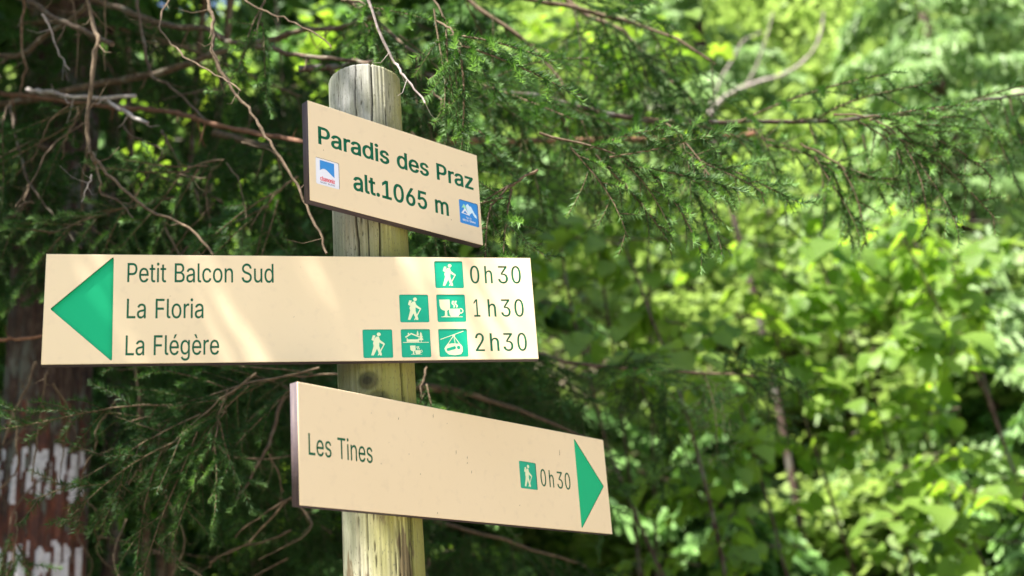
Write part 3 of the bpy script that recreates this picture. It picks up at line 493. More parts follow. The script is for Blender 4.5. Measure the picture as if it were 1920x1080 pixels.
def build_post():
    na = 260; zs = np.concatenate([np.linspace(0, 1.55, 60), np.linspace(1.56, POST_TOP, 640)])
    th = np.arange(na) / na * 2 * np.pi - np.pi / 2        # -90 deg = facing the camera
    TH, Z = np.meshgrid(th, zs)
    g = np.random.default_rng(5)
    rad = np.full_like(TH, POST_R) + (1.9 - Z) * 0.0006
    for k in range(1, 7):
        rad += (.0011 / k) * np.sin(k * TH + g.random() * 6 + np.sin(Z * (1 + k * .4)) * .8)
    for k in range(26):                                       # long drying ridges
        f = g.integers(14, 60); rad += .00012 * np.sin(f * TH + g.random() * 6 + .6 * np.sin(Z * g.uniform(2, 6) + g.random() * 6)) 
    tint = np.zeros_like(rad)
    # drying cracks: (offset across the visible front -1..1, z0, z1, half width m, depth m)
    zc = lambda v: 1.6 + v
    cracks = [(-.13, zc(.93), zc(1.1), .0011, .008), (.30, zc(.9), zc(1.1), .0013, .010), (-.62, zc(.98), zc(1.1), .0008, .006), (.62, zc(.86), zc(1.02), .0008, .005),
              (-.25, zc(.70), zc(.84), .0022, .010), (.36, zc(.66), zc(.86), .0018, .010), (.72, zc(.1), zc(.60), .0026, .014), (.06, zc(.7), zc(.80), .0008, .005),
              (.78, zc(-1), zc(.34), .0024, .014), (-.50, zc(.0), zc(.33), .0008, .005), (-.26, zc(-.1), zc(.32), .0009, .006), (-.08, zc(.18), zc(.34), .0008, .004),
              (.50, zc(.22), zc(.29), .0007, .004), (.9, zc(.24), zc(.3), .0009, .004)]
    g2 = random.Random(3)
    for k in range(60):
        z0 = g2.uniform(1.3, 2.6); cracks.append((g2.uniform(-.95, .95), z0, z0 + g2.uniform(.03, .16), .0005, .003))
    for xo, z0, z1, w, dp in cracks:
        a0 = math.asin(max(-.98, min(.98, xo))) - math.pi / 2
        ph = g.random() * 6
        a = a0 + .022 * np.sin(Z * 23 + ph) + .012 * np.sin(Z * 61 + ph * 2)
        d = (TH - a + np.pi) % (2 * np.pi) - np.pi
        fade = np.clip((Z - z0) / .03, 0, 1) * np.clip((z1 - Z) / .03, 0, 1)
        if z1 >= POST_TOP - .01: fade = np.clip((Z - z0) / .05, 0, 1)
        ww = .55 * w / POST_R * (.35 + .65 * fade) + 1e-9
        prof = np.exp(-(d / ww / 1.1) ** 2) * (fade > 0.01) * np.minimum(1, fade * 1.5)
        rad -= dp * prof
        tint = np.maximum(tint, np.clip(prof * 1.3, 0, 1) * (1 if w > .0007 else .7))
    for (xo, kz, s) in ((-.12, 1.6 + .513, .014), (.14, 1.6 + .477, .016)):      # two knots below the long board
        a0 = math.asin(xo) - math.pi / 2
        dd = np.sqrt((((TH - a0 + np.pi) % (2 * np.pi) - np.pi) * POST_R / s) ** 2 + ((Z - kz) / (s * .9)) ** 2)
        rad += .002 * np.exp(-dd ** 2) - .0015 * np.exp(-((dd - 1.1) / .25) ** 2)
        tint = np.maximum(tint, .95 * np.clip(1.35 - dd, 0, .9) + .25 * np.exp(-((dd - 1.1) / .3) ** 2))
    rim = np.clip((Z - (POST_TOP - .004)) / .004, 0, 1)
    rad -= .004 * rim ** 2
    X = rad * np.cos(TH); Y = rad * np.sin(TH)
    Zs = Z + (Z > POST_TOP - .02) * .0015 * np.sin(TH * 3)
    V = np.stack([X, Y, Zs], -1).reshape(-1, 3)
    nz = len(zs); i = np.arange(nz - 1)[:, None] * na; j = np.arange(na)[None, :]; k = (j + 1) % na
    F = np.stack([i + j, i + k, i + na + k, i + na + j], -1).reshape(-1, 4)
    c = len(V); V = np.vstack([V, [[0, 0, POST_TOP - .002]]])
    T = np.array([[(nz - 1) * na + q, (nz - 1) * na + (q + 1) % na, c] for q in range(na)])
    me = make_mesh('post', V, [F, T], [post_material()], [0, 0], True, np.concatenate([tint.ravel(), [0]]))
    return link('post', me, signpost, (AX.x, AX.y, 0))


build_post()


def frame_matrix(az):
    d = Vector((math.cos(az), math.sin(az), 0)); n = Vector((d.y, -d.x, 0))
    base = AX + n * (POST_R + .016)
    return d, n, base


class Board:
    """One signboard: its core, face with real cut-outs, and the parts set into it. (u, v) run along and up the face, w out of it."""
    def __init__(s, az, u0, u1, v0, v1, label):
        s.d, s.n, s.b = frame_matrix(az); s.e = (u0, u1, v0, v1)
        s.holes = []; s.label = label
        s.obj = bpy.data.objects.new('signboard', None)
        s.c = s.b + s.d * ((u0 + u1) / 2) + Vector((0, 0, 1.6 + (v0 + v1) / 2)); s.cu = (u0 + u1) / 2; s.cv = (v0 + v1) / 2
        s.parts = []

    def place(s, name, mb, mats, parent, smooth=False):
        me = mb.mesh(name, mats, smooth, attr=False)
        V = np.zeros(len(me.vertices) * 3, dtype=np.float32); me.vertices.foreach_get('co', V); V = V.reshape(-1, 3)
        V[:, 0] -= s.cu; V[:, 1] -= s.cv
        me.vertices.foreach_set('co', V.ravel())
        o = bpy.data.objects.new(name, me); COL.objects.link(o)
        if parent is signpost:
            o.parent = parent
            o.matrix_local = Matrix(((s.d.x, 0, s.n.x, s.c.x - AX.x), (s.d.y, 0, s.n.y, s.c.y - AX.y), (0, 1, 0, s.c.z), (0, 0, 0, 1)))
        else: o.parent = parent
        me.update()
        return o

    def text(s, *a, depth=.0012, m='green_dark', **k):
        lp = text_loops(*a, **k)
        us = np.concatenate([q[:, 0] for q in lp]); vs = np.concatenate([q[:, 1] for q in lp])
        for q in lp: s.holes.append((q, depth, 1))
        s.parts.append(('lettering', rect(us.min() - .002, vs.min() - .002, us.max() + .002, vs.max() + .002), -depth, [M[m]], None))

    def build(s):
        u0, u1, v0, v1 = s.e
        mb = MB(); i = .0008
        inner = rect(u0 + i, v0 + i, u1 - i, v1 - i)
        fill(mb, [inner] + [h[0] for h in s.holes], 0, 0, 'plate')
        o1 = np.array(rect(u0, v0, u1, v1)); n1 = np.array(inner)
        V = np.vstack([np.c_[n1, np.zeros(4)], np.c_[o1, np.full(4, -i)]])
        mb.add(V, [[k, 4 + k, 4 + (k + 1) % 4, (k + 1) % 4] for k in range(4)], 0)
        g = random.Random(int(v0 * 1000))
        # sides: subdivided, with a hint of raggedness at the sawn edge
        wall(mb, o1, -i, -.0165, 2)
        mb.add(np.c_[o1, np.full(4, -.0165)], [[3, 2, 1, 0]], 2)
        for lp, dp, mi in s.holes: wall(mb, lp, 0, -dp - .0002, mi)
        for (x, y, lx, ly) in getattr(s, 'marks', []):
            mb.add([(x - lx, y - ly, .0003), (x + .0005, y - ly * .3, .0003), (x + lx, y + ly, .0003), (x - .0005, y + ly * .2, .0003)], [[0, 1, 2, 3]], 3)
        s.obj = s.place('signboard', mb, [M['face'], M['green_dark'], M['core'], M['scratch']], signpost)
        tag(s.obj, s.label)
        for name, shape, w, mats, fn in s.parts:
            mb = MB()
            fill(mb, [shape], w, 0)
            if fn: fn(mb)
            o = s.place(name, mb, mats, s.obj)
            if s.plab.get(name): tag(o, s.plab[name])


def unit_fn(sq, shapes):
    """Flat shapes in a unit square, laid 0.25 mm above the plate floor."""
    u0, v0, u1, v1 = sq
    def fn(mb):
        for lev, m, loops in shapes:
            L = [np.array([(u0 + x * (u1 - u0), v0 + y * (v1 - v0)) for x, y in lp]) for lp in loops]
            fill(mb, L, lev, m)
    return fn


def seg(p, q, w):
    p, q = np.array(p), np.array(q); d = (q - p) / np.linalg.norm(q - p); n = np.array([-d[1], d[0]]) * w / 2
    return [tuple(p + n), tuple(p - n), tuple(q - n), tuple(q + n)]


def disc(c, r, k=16, a0=0, a1=2 * math.pi): return [(c[0] + r * math.cos(a0 + (a1 - a0) * i / k), c[1] + r * math.sin(a0 + (a1 - a0) * i / k)) for i in range(k)]


def P(pts, x0, y0, x1, y1): return [((x - x0) / (x1 - x0), (y1 - y) / (y1 - y0)) for x, y in pts]


FLOOR = -.0010


def hiker():
    q = lambda pts: P(pts, 458, 372, 741, 640)
    return [(FLOOR + .0002, 1, [disc((.545, .835), .066)]),
            (FLOOR + .0002, 1, [q([(541, 468), (556, 425), (580, 427), (562, 480)])]),
            (FLOOR + .0002, 1, [q([(586, 439), (612, 436), (622, 470), (664, 502), (668, 512), (657, 517), (614, 494), (612, 528), (634, 600), (634, 616), (614, 616), (590, 553), (556, 616), (533, 614), (560, 525), (554, 500), (572, 455)])]),
            (FLOOR + .0003, 1, [q([(655, 510), (664, 514), (604, 616), (592, 616)])])]


def cup(f=lambda p: p, lev=FLOOR + .0002):
    q = lambda pts: f(P(pts, 812, 375, 1090, 640))
    steam = lambda dx: q([(x + dx, y) for x, y in [(962, 437), (984, 434), (974, 460), (992, 482), (984, 500), (972, 500), (978, 482), (958, 464)]])
    ring = [(1042 + 27 * math.cos(a), 532 + 27 * math.sin(a)) for a in np.linspace(-1.9, 1.9, 12)] + [(1042 + 16 * math.cos(a), 532 + 16 * math.sin(a)) for a in np.linspace(1.9, -1.9, 12)]
    return [(lev, 1, [q([(839, 423), (940, 423), (941, 490), (935, 515), (915, 528), (910, 531), (911, 578), (930, 586), (930, 592), (868, 592), (868, 586), (886, 578), (889, 531), (868, 525), (850, 512), (841, 485)])]),
            (lev + .0001, 1, [q([(850, 586), (1058, 586), (1058, 593), (850, 593)])]),
            (lev + .0002, 1, [q([(930, 511), (1034, 511), (1036, 540), (1030, 568), (1012, 588), (950, 588), (934, 570), (928, 540)])]),
            (lev + .0001, 1, [q(ring)]), (lev, 1, [steam(0)]), (lev, 1, [steam(27)])]


def chalet():
    q = lambda pts: P(pts, 470, 703, 765, 982); l = FLOOR + .0002
    tree = lambda cx, t, s: q([(cx, t), (cx + 13 * s, t + 28 * s), (cx + 7 * s, t + 28 * s), (cx + 19 * s, t + 54 * s), (cx + 10 * s, t + 54 * s), (cx + 24 * s, t + 82 * s), (cx + 4 * s, t + 82 * s), (cx + 4 * s, t + 100 * s), (cx - 4 * s, t + 100 * s), (cx - 4 * s, t + 82 * s), (cx - 24 * s, t + 82 * s), (cx - 10 * s, t + 54 * s), (cx - 19 * s, t + 54 * s), (cx - 7 * s, t + 28 * s), (cx - 13 * s, t + 28 * s)])
    mini = lambda lp: [(.25 + x * .50, .015 + y * .50) for x, y in lp]
    return [(l, 1, [q([(512, 776), (575, 738), (664, 776), (656, 787), (575, 752), (520, 788)])]),
            (l, 1, [q([(541, 740), (553, 736), (553, 752), (541, 760)])]),
            (l, 1, [q([(527, 792), (536, 792), (541, 802), (640, 802), (646, 792), (652, 792), (652, 828), (527, 828)])]),
            (l + .0001, 1, [q([(488, 830), (748, 830), (748, 836), (488, 836)])]),
            (l, 1, [tree(672, 728, 1.0)]), (l + .0001, 1, [tree(640, 716, .55)])] + cup(mini)


def gondola():
    q = lambda pts: P(pts, 830, 703, 1125, 975); l = FLOOR + .0002
    s_ = lambda a, b, w: P(seg(a, b, w), 830, 703, 1125, 975)
    cab = round_poly([(884, 890), (915, 850), (962, 842), (1052, 848), (1070, 876), (1069, 922), (1050, 948), (990, 958), (925, 950), (896, 925)], 14, 3)
    return [(l, 1, [s_((850, 803), (1090, 724), 7)]), (l + .0001, 1, [s_((986, 765), (920, 852), 7)]), (l + .0001, 1, [s_((984, 765), (1045, 852), 7)]),
            (l + .00015, 1, [s_((986, 765), (997, 848), 6)]), (l + .0002, 1, [q([(970, 768), (975, 758), (1000, 752), (1000, 770), (985, 778)])]),
            (l + .0002, 1, [q([tuple(p) for p in cab])]),
            (l + .0004, 0, [q([tuple(p) for p in round_poly([(903, 893), (996, 868), (1002, 886), (995, 897), (912, 918)], 6, 2)])]),
            (l + .0004, 0, [P(disc((1029, 883), 17), 830, 703, 1125, 975)])]


def add_picto(b, sq, shapes):
    hole = round_poly(rect(*sq), .0028, 3)
    b.holes.append((hole, .0010, 2))
    big = rect(sq[0] - .001, sq[1] - .001, sq[2] + .001, sq[3] + .001)
    b.parts.append(('pictogram', big, FLOOR, [M['teal'], M['cream']], unit_fn(sq, shapes)))


AZ = (R(45.149), R(14.287), R(52.021))
# --- top board
b = Board(AZ[0], -.1837, .1910, .7840, .9614, 'topmost small signboard giving the place name and altitude')
b.plab = {}
b.text('Paradis des Praz', -.165, .1765, .8887, .0305, wx=20, wy=13)
b.text('alt.1065 m', -.0965, .1125, .8235, .0320, wx=20, wy=13)
SQ = (-.1712, .8160, -.1246, .8632)
b.holes.append((round_poly(rect(*SQ), .003, 3), .0010, 2))
curve = [(.19, .545), (.25, .59), (.32, .625), (.38, .635), (.45, .62), (.53, .575), (.62, .51), (.70, .455), (.80, .39)]
def logo_a(mb):
    unit_fn(SQ, [(FLOOR + .0002, 1, [curve + [(.80, .93), (.19, .93)]])])(mb)
    w = SQ[2] - SQ[0]; h = SQ[3] - SQ[1]
    lp = text_loops('chamonix', SQ[0] + .19 * w, SQ[0] + .82 * w, SQ[1] + .17 * h, .0078, wx=32, wy=8)
    fill(mb, lp, FLOOR + .0002, 2, 'wind')
    lp = text_loops('MONT BLANC', SQ[0] + .2 * w, SQ[0] + .82 * w, SQ[1] + .075 * h, .0026, wx=6, wy=6)
    fill(mb, lp, FLOOR + .0002, 3, 'wind')
b.parts.append(('sticker', rect(SQ[0] - .001, SQ[1] - .001, SQ[2] + .001, SQ[3] + .001), FLOOR, [M['white'], M['sky_blue'], M['red'], M['ink']], logo_a))
SQ2 = (.1384, .8167, .1841, .8622)
b.holes.append((round_poly(rect(*SQ2), .003, 3), .0010, 2))
def logo_b(mb):
    l = FLOOR + .0002
    unit_fn(SQ2, [(l, 2, [[(.13, .66), (.26, .86), (.36, .74), (.40, .62), (.33, .58), (.22, .70)]]),
                  (l + .0001, 3, [[(.36, .80), (.46, .90), (.58, .80), (.62, .83), (.84, .52), (.88, .52), (.92, .36), (.80, .40), (.68, .56), (.60, .50), (.50, .40), (.42, .58)]]),
                  (l + .0002, 1, [[(.10, .44), (.30, .68), (.56, .40)], [(.21, .465), (.305, .575), (.43, .45)]])])(mb)
    w = SQ2[2] - SQ2[0]; h = SQ2[3] - SQ2[1]
    fill(mb, text_loops('Pays du', SQ2[0] + .34 * w, SQ2[0] + .62 * w, SQ2[1] + .26 * h, .0032, wx=10, wy=6), l, 1, 'wind')
    fill(mb, text_loops('Mont-Blanc', SQ2[0] + .16 * w, SQ2[0] + .84 * w, SQ2[1] + .13 * h, .0042, wx=14, wy=8), l, 1, 'wind')
b.parts.append(('sticker', rect(SQ2[0] - .001, SQ2[1] - .001, SQ2[2] + .001, SQ2[3] + .001), FLOOR, [M['blue'], M['white'], M['mint'], M['ice']], logo_b))
b.marks = [(.03, .95, .001, .0006), (.15, .93, .0008, .0008)]
b.build()
kids = [o for o in b.obj.children if o.name.startswith('sticker')]
tag(kids[0], 'white square sticker with a blue mountain emblem and red lettering'); tag(kids[1], 'blue square sticker with white mountain triangles')

# --- long middle board
b = Board(AZ[1], -.5198, .2604, .5404, .7196, 'longest signboard in the middle, with a left-pointing arrow and three destinations'); b.plab = {}
b.text('Petit Balcon Sud', -.3979, -.1713, .6733, .0320, wx=5, wy=2)
b.text('La Floria', -.3975, -.2811, .6135, .0320, wx=5, wy=2)
b.text('La Flégère', -.3978, -.2569, .5535, .0320, wx=5, wy=2)
def times(b, s, u, base, cap, first=None):
    k = .00024
    bx = [(0, 67), (104, 160), (199, 272), (297, 367)] if first is None else first
    b.text(s, 0, 0, base, cap, wx=9, wy=-3, boxes=[(u + p * k, u + q * k) for p, q in bx], depth=.001)
times(b, '0h30', .1533, .6730, .0315)
times(b, '1h30', .1558, .6141, .0310, [(0, 44), (100, 158), (193, 262), (290, 358)])
times(b, '2h30', .1545, .5545, .0312, [(0, 64), (104, 168), (196, 268), (297, 366)])
for (u, v), sh in (((.0932, .6645), hiker()), ((.0315, .6050), hiker()), ((.0935, .6053), cup()), ((-.0310, .5450), hiker()), ((.0314, .5452), chalet()), ((.0934, .5453), gondola())):
    add_picto(b, (u, v, u + .0484, v + .0480), sh)
tri = round_poly([(-.5105, .6290), (-.4190, .7165), (-.4170, .5435)][::-1], .0022, 3)
b.holes.append((tri, .0045, 1))
b.parts.append(('arrow', rect(-.512, .541, -.415, .718), -.0045, [M['green']], None))
b.marks = [(-.14, .615, .0009, .0006), (-.128, .70, .0004, .0004), (-.21, .58, .0004, .0006)]
b.build()

# --- bottom board
b = Board(AZ[2], -.2463, .5311, .2909, .4723, 'lowest signboard, with a right-pointing arrow and one destination'); b.plab = {}
b.text('Les Tines', -.2274, -.0974, .3655, .0320, wx=4, wy=2)
b.text('0h30', 0, 0, .3652, .0310, wx=9, wy=-3, boxes=[(.3215 + p * .000243, .3215 + q * .000243) for p, q in [(0, 67), (104, 160), (199, 272), (297, 367)]], depth=.001)
add_picto(b, (.2628, .3568, .3106, .4052), hiker())
b.holes.append((round_poly([(.4340, .4655), (.5178, .3806), (.4330, .2950)][::-1], .002, 3), .0012, 1))
b.parts.append(('arrow', rect(.4315, .2935, .5190, .4670), -.0012, [M['green']], None))
for px, py, lx, ly in ((747, 785, .0006, .0025), (812, 780, .0006, .004), (838, 794, .0005, .001), (855, 848, .0007, .0045), (876, 858, .0006, .003), (876, 868, .0006, .002), (884, 885, .0006, .003), (1049, 849, .0008, .007), (788, 889, .0005, .0015), (820, 962, .0006, .002), (794, 829, .0008, .0006)):
    dr = fw + cr * ((px - 960) / FPX) - cu * ((py - 540) / FPX)
    t = (b.b - EYE).dot(Vector((b.n.x, b.n.y, 0))) / dr.dot(b.n); Q = EYE + dr * t
    b.marks = getattr(b, 'marks', []) + [((Q - b.b).dot(b.d), Q.z - 1.6, lx, ly)]
b.build()


# ------------------------------------------------------------------ ground
def ground_z(x, y):
    """A level shelf at the camera that climbs into a steep wooded slope."""
    t = np.maximum(0, y - 7.0 + .25 * x)
    return .72 * t * np.minimum(1, t / 6) + .05 * np.sin(x * 1.3) * np.cos(y * 1.1) + .6 * np.sin(x * .21 + 1) * np.minimum(1, t / 8)


gx = np.concatenate([np.linspace(-120, -16, 16), np.linspace(-15, 15, 60), np.linspace(16, 120, 16)])
gy = np.concatenate([np.linspace(-120, -7, 14), np.linspace(-6, 30, 72), np.linspace(32, 130, 24)])
GX, GY = np.meshgrid(gx, gy); GZ = ground_z(GX, GY)
i = np.arange(len(gy) - 1)[:, None] * len(gx); j = np.arange(len(gx) - 1)[None, :]
GF = np.stack([i + j, i + j + 1, i + len(gx) + j + 1, i + len(gx) + j], -1).reshape(-1, 4)
m, nt, bb = mat('forest_floor', .95)
v = coords(nt)
c = ramp(nt, noise(nt, 3, 6, v, .65), [(.3, (.03, .024, .014)), (.5, (.09, .065, .045)), (.62, (.16, .12, .095)), (.75, (.05, .09, .02))])
nt.links.new(c, bb.inputs['Base Color']); bump(nt, bb, noise(nt, 12, 5, v), .8, .05)
g = link('ground', make_mesh('ground', np.stack([GX, GY, GZ], -1).reshape(-1, 3), [GF], [m], [0], True))
tag(g, kind='structure')


# unseen pale gravel beside the camera, added to bounce sunlight onto the boards
px_ = np.linspace(0, 1, 60); PU, PV = np.meshgrid(px_, np.linspace(-1, 1, 16))
ctr_x = -1.5 + 15 * PU; ctr_y = -3.2 + 1.2 * np.sin(PU * 3.0) + 3.6 * PU
wdt = 2.9 + .5 * np.sin(PU * 11) + .6 * PU
QX = ctr_x; QY = ctr_y + PV * wdt
QZ = ground_z(QX, QY) + .035 + .02 * (1 - PV ** 2)
i = np.arange(15)[:, None] * 60; j = np.arange(59)[None, :]
m, nt, bb = mat('pale_gravel', .9)
v = coords(nt); c = ramp(nt, noise(nt, 40, 6, v, .7), [(.3, (.30, .26, .20)), (.5, (.47, .42, .34)), (.7, (.6, .55, .46))])
nt.links.new(c, bb.inputs['Base Color']); bump(nt, bb, noise(nt, 90, 4, v), .6, .02)
tag(link('bounce_gravel', make_mesh('bounce_gravel', np.stack([QX, QY, QZ], -1).reshape(-1, 3), [np.stack([i + j, i + j + 1, i + 61 + j, i + 60 + j], -1).reshape(-1, 4)], [m], [0], True)), kind='structure')


# ------------------------------------------------------------------ spruce foliage
def needle_shoot(mb, p0, dirv, up, L, dens, nl, nw, tint0, tint1, g, stem_r=.0011, stem=True, droop=0.0, tipb=.8):
    """One shoot: a thin stem with needles standing off all round its upper side."""
    dirv = dirv / np.linalg.norm(dirv)
    side = np.cross(dirv, up); side /= np.linalg.norm(side) + 1e-9
    up = np.cross(side, dirv)
    k = 5
    ts = np.linspace(0, 1, k)
    ctr = p0 + dirv * (ts[:, None] * L) + np.array([0, 0, -1.0]) * (droop * L * ts[:, None] ** 2)
    if stem: tube(mb, ctr, np.linspace(stem_r, stem_r * .5, k), 3, 0, 0, cap=False)
    n = max(4, int(L * dens))
    t = (np.arange(n) + g.random(n)) / n
    base = p0 + dirv * (t[:, None] * L) + np.array([0, 0, -1.0]) * (droop * L * t[:, None] ** 2)
    ang = g.uniform(-2.3, 2.3, n)                        # round the stem, few underneath
    out = np.cos(ang)[:, None] * up + np.sin(ang)[:, None] * side
    fwd = g.uniform(.6, .95, n)[:, None]
    d = out * 1.0 + dirv * fwd; d /= np.linalg.norm(d, axis=1)[:, None]
    ln = nl * g.uniform(.7, 1.1, n) * (1 - .35 * (t > .93))
    w = np.cross(d, g.normal(size=(n, 3)) * .5 + dirv); w /= np.linalg.norm(w, axis=1)[:, None]; w *= nw / 2
    V = np.stack([base - w, base + w, base + d * ln[:, None]], 1).reshape(-1, 3)
    T = np.arange(3 * n).reshape(-1, 3)
    tt = np.clip(tint0 + (tint1 - tint0) * t ** 2 + g.normal(0, .06, n), 0, 1)
    mb.add(V, T, 1, np.repeat(tt, 3))


def spray_mesh(seed, L=.30, n_side=9, side_len=.13, dens=560, nl=.016, nw=.0024, droop=.15, tint=.25, sub=True, wide=1.0, bare=0.0):
    g = np.random.default_rng(seed); mb = MB()
    X = np.array([1.0, 0, 0]); Z = np.array([0, 0, 1.0]); Y = np.array([0, 1.0, 0])
    ax = lambda t: X * (t * L) + Y * (.04 * L * math.sin(t * 4 + seed)) - Z * (droop * L * t * t)
    pts = [ax(t) for t in np.linspace(0, 1, 7)]
    tube(mb, pts, np.linspace(.0026, .0010, 7), 4, 0, 0, cap=False)
    for k in range(6):
        if k / 6 < bare: continue
        needle_shoot(mb, pts[k], pts[k + 1] - pts[k], Z, np.linalg.norm(pts[k + 1] - pts[k]), dens, nl, nw, 0, tint * k / 5, g, stem=False)
    for k in range(n_side):
        t = (k + .6) / n_side
        if t < bare: continue
        s = 1 if k % 2 else -1
        a = R(g.uniform(38, 58)) * s
        p = ax(t); ll = side_len * (1.15 - .75 * t) * g.uniform(.75, 1.15) * wide
        d = X * math.cos(a) + Y * math.sin(a) - Z * g.uniform(-.1, .35)
        dr = g.uniform(.1, .35)
        needle_shoot(mb, p, d, Z, ll, dens, nl * .95, nw, 0, tint, g, droop=dr)
        if sub and ll > .06:
            for q in (.35, .6):
                for s2 in (-1, 1):
                    if g.random() < .75:
                        a2 = a + s2 * R(g.uniform(35, 55))
                        d2 = X * math.cos(a2) + Y * math.sin(a2) - Z * g.uniform(0, .4)
                        dn = d / np.linalg.norm(d)
                        needle_shoot(mb, p + dn * ll * q - Z * dr * ll * q * q, d2, Z, ll * .45 * g.uniform(.6, 1.1), dens, nl * .9, nw, .0, tint * 1.2, g, droop=.2)
    return mb.mesh('twig', [M['twig'], M['needle']])


SPRAY = [spray_mesh(s, L=.32 + .04 * (s % 3), n_side=6 + s % 3, side_len=.13, dens=1150, nl=.020, nw=.0021, sub=(s % 3 == 0), tint=.02 + .07 * (s % 3)) for s in range(6)]
SPRAY_TIP = [spray_mesh(20 + s, L=.22, n_side=6, side_len=.09, tint=.8, dens=1300, nl=.019, nw=.0022, sub=False) for s in range(3)]  # young shoots, tinted paler so the tips look sunlit
SLIM = [spray_mesh(30 + s, L=.28, n_side=5, side_len=.04, tint=.1, sub=False, droop=.03, dens=650) for s in range(3)]
BIG = [spray_mesh(40 + s, L=.55, n_side=11, side_len=.24, tint=.06, dens=950, nw=.0026, nl=.022, droop=.3) for s in range(4)]


def place_twig(me, parent, loc, direction, roll=0.0, scale=1.0, name='twig'):
    d = Vector(direction).normalized()
    z = Vector((0, 0, 1)); y = z.cross(d)
    if y.length < 1e-3: y = Vector((0, 1, 0))
    y.normalize(); z = d.cross(y)
    Mx = Matrix((d, y, z)).transposed() @ Matrix.Rotation(roll, 3, 'X')
    o = bpy.data.objects.new(name, me); COL.objects.link(o)
    o.parent = parent
    M4 = (Mx * scale).to_4x4(); M4.translation = Vector(loc) - wpos(parent)
    o.matrix_local = M4
    return o


TW_COUNT = {}


def branch(tree, pts, r0, r1, bark_m='dead', label=None, seed=0, k=4, jit=.002, sides=7, twigs=None, name='branch', stubs=0):
    """A branch as a part of its tree; twigs = dict(n, meshes, hang, out, scale, t0) adds foliage twigs as its sub-parts."""
    P_ = smooth_path(pts, k, jit, seed)
    mb = MB(); P0 = P_[0]
    tube(mb, [p - P0 for p in P_], np.linspace(r0, r1, len(P_)), sides, 0, 0, rough=.24, seed=seed)
    g = random.Random(seed + 99)
    for s in range(stubs):
        q = g.randrange(1, len(P_) - 1); d = Vector((g.gauss(0, 1), g.gauss(0, 1), g.gauss(-.4, .8))).normalized()
        L = g.uniform(.02, .09); rr = (r0 + (r1 - r0) * q / len(P_)) * .35
        tube(mb, [P_[q] - P0, P_[q] - P0 + d * L * .5 + Vector((0, 0, -.01)), P_[q] - P0 + d * L], [rr, rr * .7, rr * .3], 4, 0, 0)
    o = link(name, mb.mesh(name, [M[bark_m]], True), tree, P0)
    if label: tag(o, label)
    if twigs:
        n = twigs['n']; ms = twigs['meshes']
        for q in range(n):
            t = twigs.get('t0', .15) + (1 - twigs.get('t0', .15)) * (q + g.random() * .8) / n
            f = min(t, .999) * (len(P_) - 1); i_ = int(f); p = P_[i_].lerp(P_[i_ + 1], f - i_)
            T = (P_[i_ + 1] - P_[i_]).normalized()
            S = T.cross(Vector((0, 0, 1))).normalized() * (1 if q % 2 else -1)
            if g.random() < twigs.get('hang', .3):
                d = T * g.uniform(-.1, .4) + S * g.uniform(-.3, .3) + Vector((0, 0, -1))
            else:
                d = T * g.uniform(.35, .9) + S * g.uniform(.6, 1.1) + Vector((0, 0, g.uniform(-.55, .05)))
            place_twig(g.choice(ms), o, p, d, g.gauss(0, .35), g.uniform(*twigs.get('scale', (.8, 1.15))) * (1.1 - .35 * t))
    return o


# ------------------------------------------------------------------ the blazed spruce on the left
TB = at(82, 900, 4.1); TRX, TRY = TB.x, TB.y
spruce = empty('spruce_tree', (TRX, TRY, 0))
tag(spruce, 'big dark spruce with white and red trail paint, branches reaching behind the sign', 'tree')


def trunk_mesh(r_base, height, seed, na=120, nz=420, z0=0.0):
    g = np.random.default_rng(seed)
    th = np.arange(na) / na * 2 * np.pi; zs = np.linspace(z0, height, nz)
    TH, Z = np.meshgrid(th, zs)
    rad = r_base * (1 - .45 * Z / height) * (1 + .25 * np.exp(-Z / .25))
    h = np.zeros_like(rad)
    for k in range(22):
        f = int(g.integers(6, 34)); a = g.random() * 6; b_ = g.uniform(2, 14)
        h += np.sin(f * TH + a + 1.4 * np.sin(Z * b_ * .6 + g.random() * 6)) * np.sin(Z * b_ + g.random() * 6)
    h = np.tanh(h / 2.2)
    return TH, Z, rad, h, na, nz


TH, Z, rad, h, na, nz = trunk_mesh(.158, 9.0, 8, 140, 900)
rad2 = rad + .007 * h
V = np.stack([rad2 * np.cos(TH), rad2 * np.sin(TH), Z], -1).reshape(-1, 3)
i = np.arange(nz - 1)[:, None] * na; j = np.arange(na)[None, :]; k = (j + 1) % na
F = np.stack([i + j, i + k, i + na + k, i + na + j], -1).reshape(-1, 4)
trunk = link('trunk', make_mesh('trunk', V, [F], [M['bark']], [0], True), spruce, (TRX, TRY, 0))
hv = h.ravel()[F].mean(1); zv = Z.ravel()[F].mean(1); tv = TH.ravel()[F].mean(1)
gz = np.random.default_rng(2)
jz = .012 * np.sin(tv * 9) + .008 * np.sin(tv * 23 + 1)
zpix = lambda py: at(85, py, 4.0).z
W1, W0 = zpix(840), zpix(935); W3, W2 = zpix(1032), zpix(1130)
face_cam = np.cos(tv + R(88)) > .05
patch = 1.2 * np.sin(tv * 13 + 1.2 * np.sin(zv * 14)) + .5 * np.sin(tv * 29 + 2 * np.sin(zv * 22)) + .35 * np.sin(zv * 60 + tv * 7) + .8 * (tv > R(262))
white = (((zv + jz > W0) & (zv + jz < W1)) | ((zv + jz > W2) & (zv + jz < W3))) & face_cam & (patch > .0) & (hv > -.6)
red = (zv + jz > W2 - .25) & (zv + jz < W1 + .16) & face_cam & ~white & (patch + 1.2 * np.clip((W1 + .05 - zv) * 8, -1, 1) > .45)
Vn = np.stack([(rad2 + .0025) * np.cos(TH), (rad2 + .0025) * np.sin(TH), Z], -1).reshape(-1, 3)
